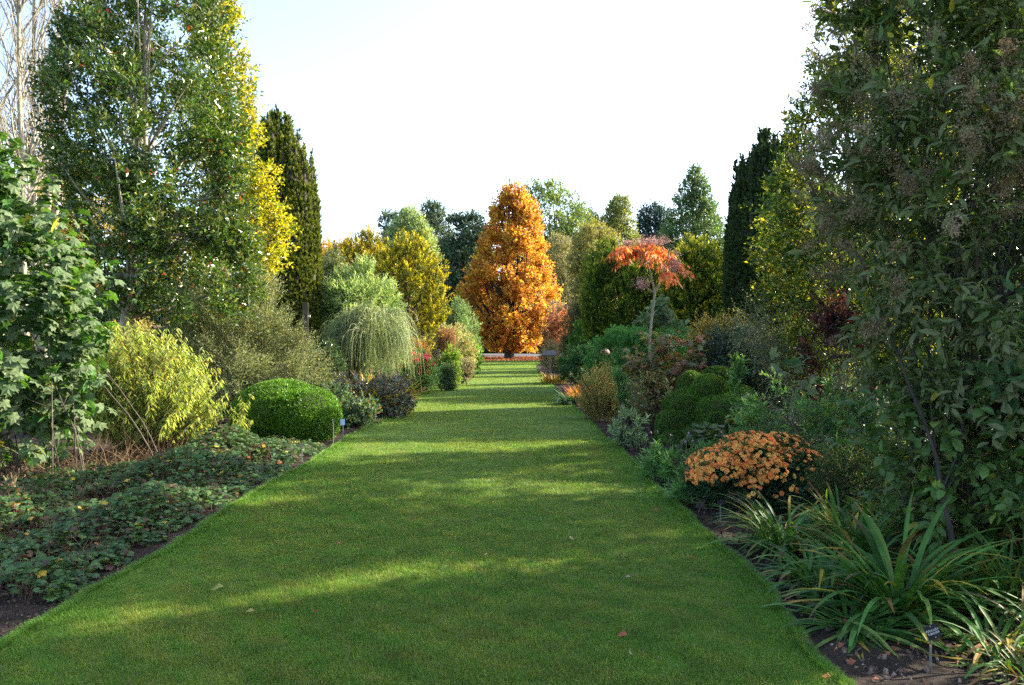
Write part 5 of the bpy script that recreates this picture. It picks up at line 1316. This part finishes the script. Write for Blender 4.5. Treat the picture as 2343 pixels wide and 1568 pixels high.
# strap-leaved clumps, bottom right
GR = [(.06, .15, .025, 4), (.08, .19, .035, 3), (.035, .10, .02, 2), (.14, .22, .04, 1.4), (.38, .32, .03, .5)]
TP = [(.34, .24, .03, 2), (.24, .12, .04, 2), (.12, .08, .04, 2), (.08, .14, .03, 5)]
G_ = 'strap-leaved clumps in the near right bed'
def strapc(label, px, py, n, L, Wd, seed, spread=.05, curl=(.7, 1.9), el=(.35, 1.35), pal=GR):
    return iris('strap_leaf_clump', label, 'perennial clump', px, py, None, spread, n, L, Wd, pal, seed, TP, curl, el, 1.0, G_)
strapc('large star-shaped clump of broad shiny strap leaves behind the nearest black label', 2055, 1395, 170, .84, .034, 300, .06, (.6, 1.9), (.2, 1.35))
strapc('clump of thin arching strap leaves at the lawn edge below the chrysanthemums', 1790, 1245, 170, .62, .024, 301, .13)
strapc('low tangle of narrow leaves between the star-shaped clump and the lawn edge', 1880, 1330, 140, .56, .028, 302, .16, (.8, 2.0), (.1, 1.1))
strapc('clump with yellow splashed upright leaves behind the star-shaped clump', 1960, 1270, 90, .62, .034, 303, .12, (.4, 1.4), (.5, 1.45), GR + [(.4, .34, .04, 2)])
strapc('big cascading clump of long curved leaves at the right under the huge shrub', 2250, 1290, 170, 1.0, .044, 304, .14, (1.4, 2.6), (.8, 1.5), GR + [(.12, .17, .04, 3)])
strapc('browning orange-leaved clump in the bottom right corner', 2370, 1540, 80, .46, .018, 305, .12, (.8, 2.0), (.1, 1.1), [(.17, .08, .025, 2), (.12, .12, .03, 2), (.07, .15, .03, 4)])
strapc('thin yellow-green upright clump at the right edge above the browning clump', 2340, 1380, 110, .62, .020, 306, .10, (.3, 1.5), (.6, 1.45), GR + [(.13, .19, .04, 3)])
strapc('sparse small strap clump in the shade behind the yellow splashed clump', 2080, 1215, 110, .48, .028, 307, .22, (.4, 1.5), (.5, 1.45))
strapc('flattened strap leaves lying on the bed left of the star-shaped clump', 1960, 1420, 80, .52, .034, 308, .14, (.5, 1.2), (.0, .6))
strapc('narrow arching clump squeezed between chrysanthemums and yellow splashed clump', 1900, 1200, 90, .50, .024, 309, .14)
strapc('dark strap clump just right of the star-shaped clump', 2190, 1370, 110, .58, .032, 310, .12, (.6, 1.8), (.3, 1.3))
strapc('low browned clump between the nearest label and the right edge', 2290, 1470, 70, .50, .024, 311, .12, (.6, 1.8), (.1, 1.1), GR + [(.3, .2, .05, 4)])

# plant labels
CHARC = flat_mat('label_black', (.008, .009, .012), .8, 0, .15)
STEEL = flat_mat('stake_steel', (.16, .155, .14), .6, .2)
PALE = flat_mat('label_pale', (.30, .42, .60), .3)
INK = flat_mat('label_lettering', (.40, .40, .40), .8)
def label(desc, px, py, D, h, w=.085, hh=.06, rz=0, tilt=50, roll=0, mat=None, text=None, stake_r=.007):
    """a small engraved label on a bent stake; row py is where the plate centre is seen"""
    org = (X(px, D), D, GZ); root = thing('plant_label', desc, 'plant label', org, 'engraved plant labels on stakes')
    zc = Z(py, D) - GZ
    g = Geo(); g.tube(np.array([[[0, .02, -.03], [0, .02, zc * .5], [0, .018, zc - hh * .55], [0, .006, zc - hh * .1]]]), np.full((1, 4), stake_r), 8); g.build('stake', STEEL, root, True)
    a, b = w / 2, hh / 2; t = .0015; c = .006
    ring = [(-a + c, -b), (a - c, -b), (a, -b + c), (a, b - c), (a - c, b), (-a + c, b), (-a, b - c), (-a, -b + c)]
    V = np.array([(x, y, z) for z in (-t, t) for x, y in ring]); F4 = [(i, (i + 1) % 8, 8 + (i + 1) % 8, 8 + i) for i in range(8)]
    g = Geo(); g.add(V[None], F4, (.1,) * 3)
    cap = np.concatenate([V, [[0, 0, -t]], [[0, 0, t]]]); g.add(cap[None], [(16, (i + 1) % 8, i) for i in range(8)] + [(17, 8 + i, 8 + (i + 1) % 8) for i in range(8)], (.1,) * 3)
    o = g.build('plate', mat or CHARC, root); o.location = (0, 0, zc)
    rot = (math.radians(tilt), math.radians(roll), math.radians(rz)); o.rotation_euler = rot
    if text:
        c = bpy.data.curves.new('lettering', 'FONT'); c.body = '\n'.join(text); c.size = hh * .21; c.align_x = 'CENTER'; c.align_y = 'CENTER'; c.extrude = .0003
        tmp = bpy.data.objects.new('tmp', c); COL.objects.link(tmp); bpy.context.view_layer.update()
        me = bpy.data.meshes.new_from_object(tmp); bpy.data.objects.remove(tmp)
        me.materials.clear(); me.materials.append(INK); lo = bpy.data.objects.new('lettering', me); COL.objects.link(lo); lo.parent = o; lo.location = (0, 0, t + .0008)
    for yy in (b * .8, -b * .8):
        gg = Geo()
        an = np.arange(8) / 8 * 2 * math.pi; gg.add(np.concatenate([[[0, yy, t + .001]], np.stack([.003 * np.cos(an), yy + .003 * np.sin(an), np.full(8, t + .0006)], 1)])[None], [(0, 1 + i, 1 + (i + 1) % 8) for i in range(8)], (.6,) * 3)
        gg.build('rivet', STEEL, o)
label('nearest black plant label on a bent steel stake in the bottom right bed', 2136, 1448, 3.85, .3, .075, .066, 14, 62, -12, text=['PUYALUZIA', 'TUBULOSA'], stake_r=.006)
label('black plant label tilted among the scalloped leaves at far left', 134, 1142, 7.7, .2, .16, .11, 12, 35, 0, text=['GERANIUM', 'HARVEYI'])
label('small black plant label turned sideways among the scalloped leaves', 402, 1124, 8.1, .2, .10, .10, -38, 55, 0, text=['GERANIUM', 'RENARDII'])
label('pale blue reflecting plant label beside the foot of the box dome', 784, 966, 12.5, .3, .07, .10, 10, 70, 0, mat=PALE)
label('narrow white-edged plant label left of the pale blue one by the dome', 762, 965, 12.2, .3, .035, .09, 60, 70, 0)
label('pale blue plant label in the lime-yellow tufts', 531, 1008, 11.6, .2, .06, .09, 25, 45, 20, mat=PALE)
label('slim dark plant label seen edge-on near the left lawn edge', 690, 1020, 10.6, .25, .05, .09, 75, 60, 0)
label('small grey plant label standing before the chrysanthemums', 1650, 1150, 7.05, .2, .07, .045, 10, 40, 0)
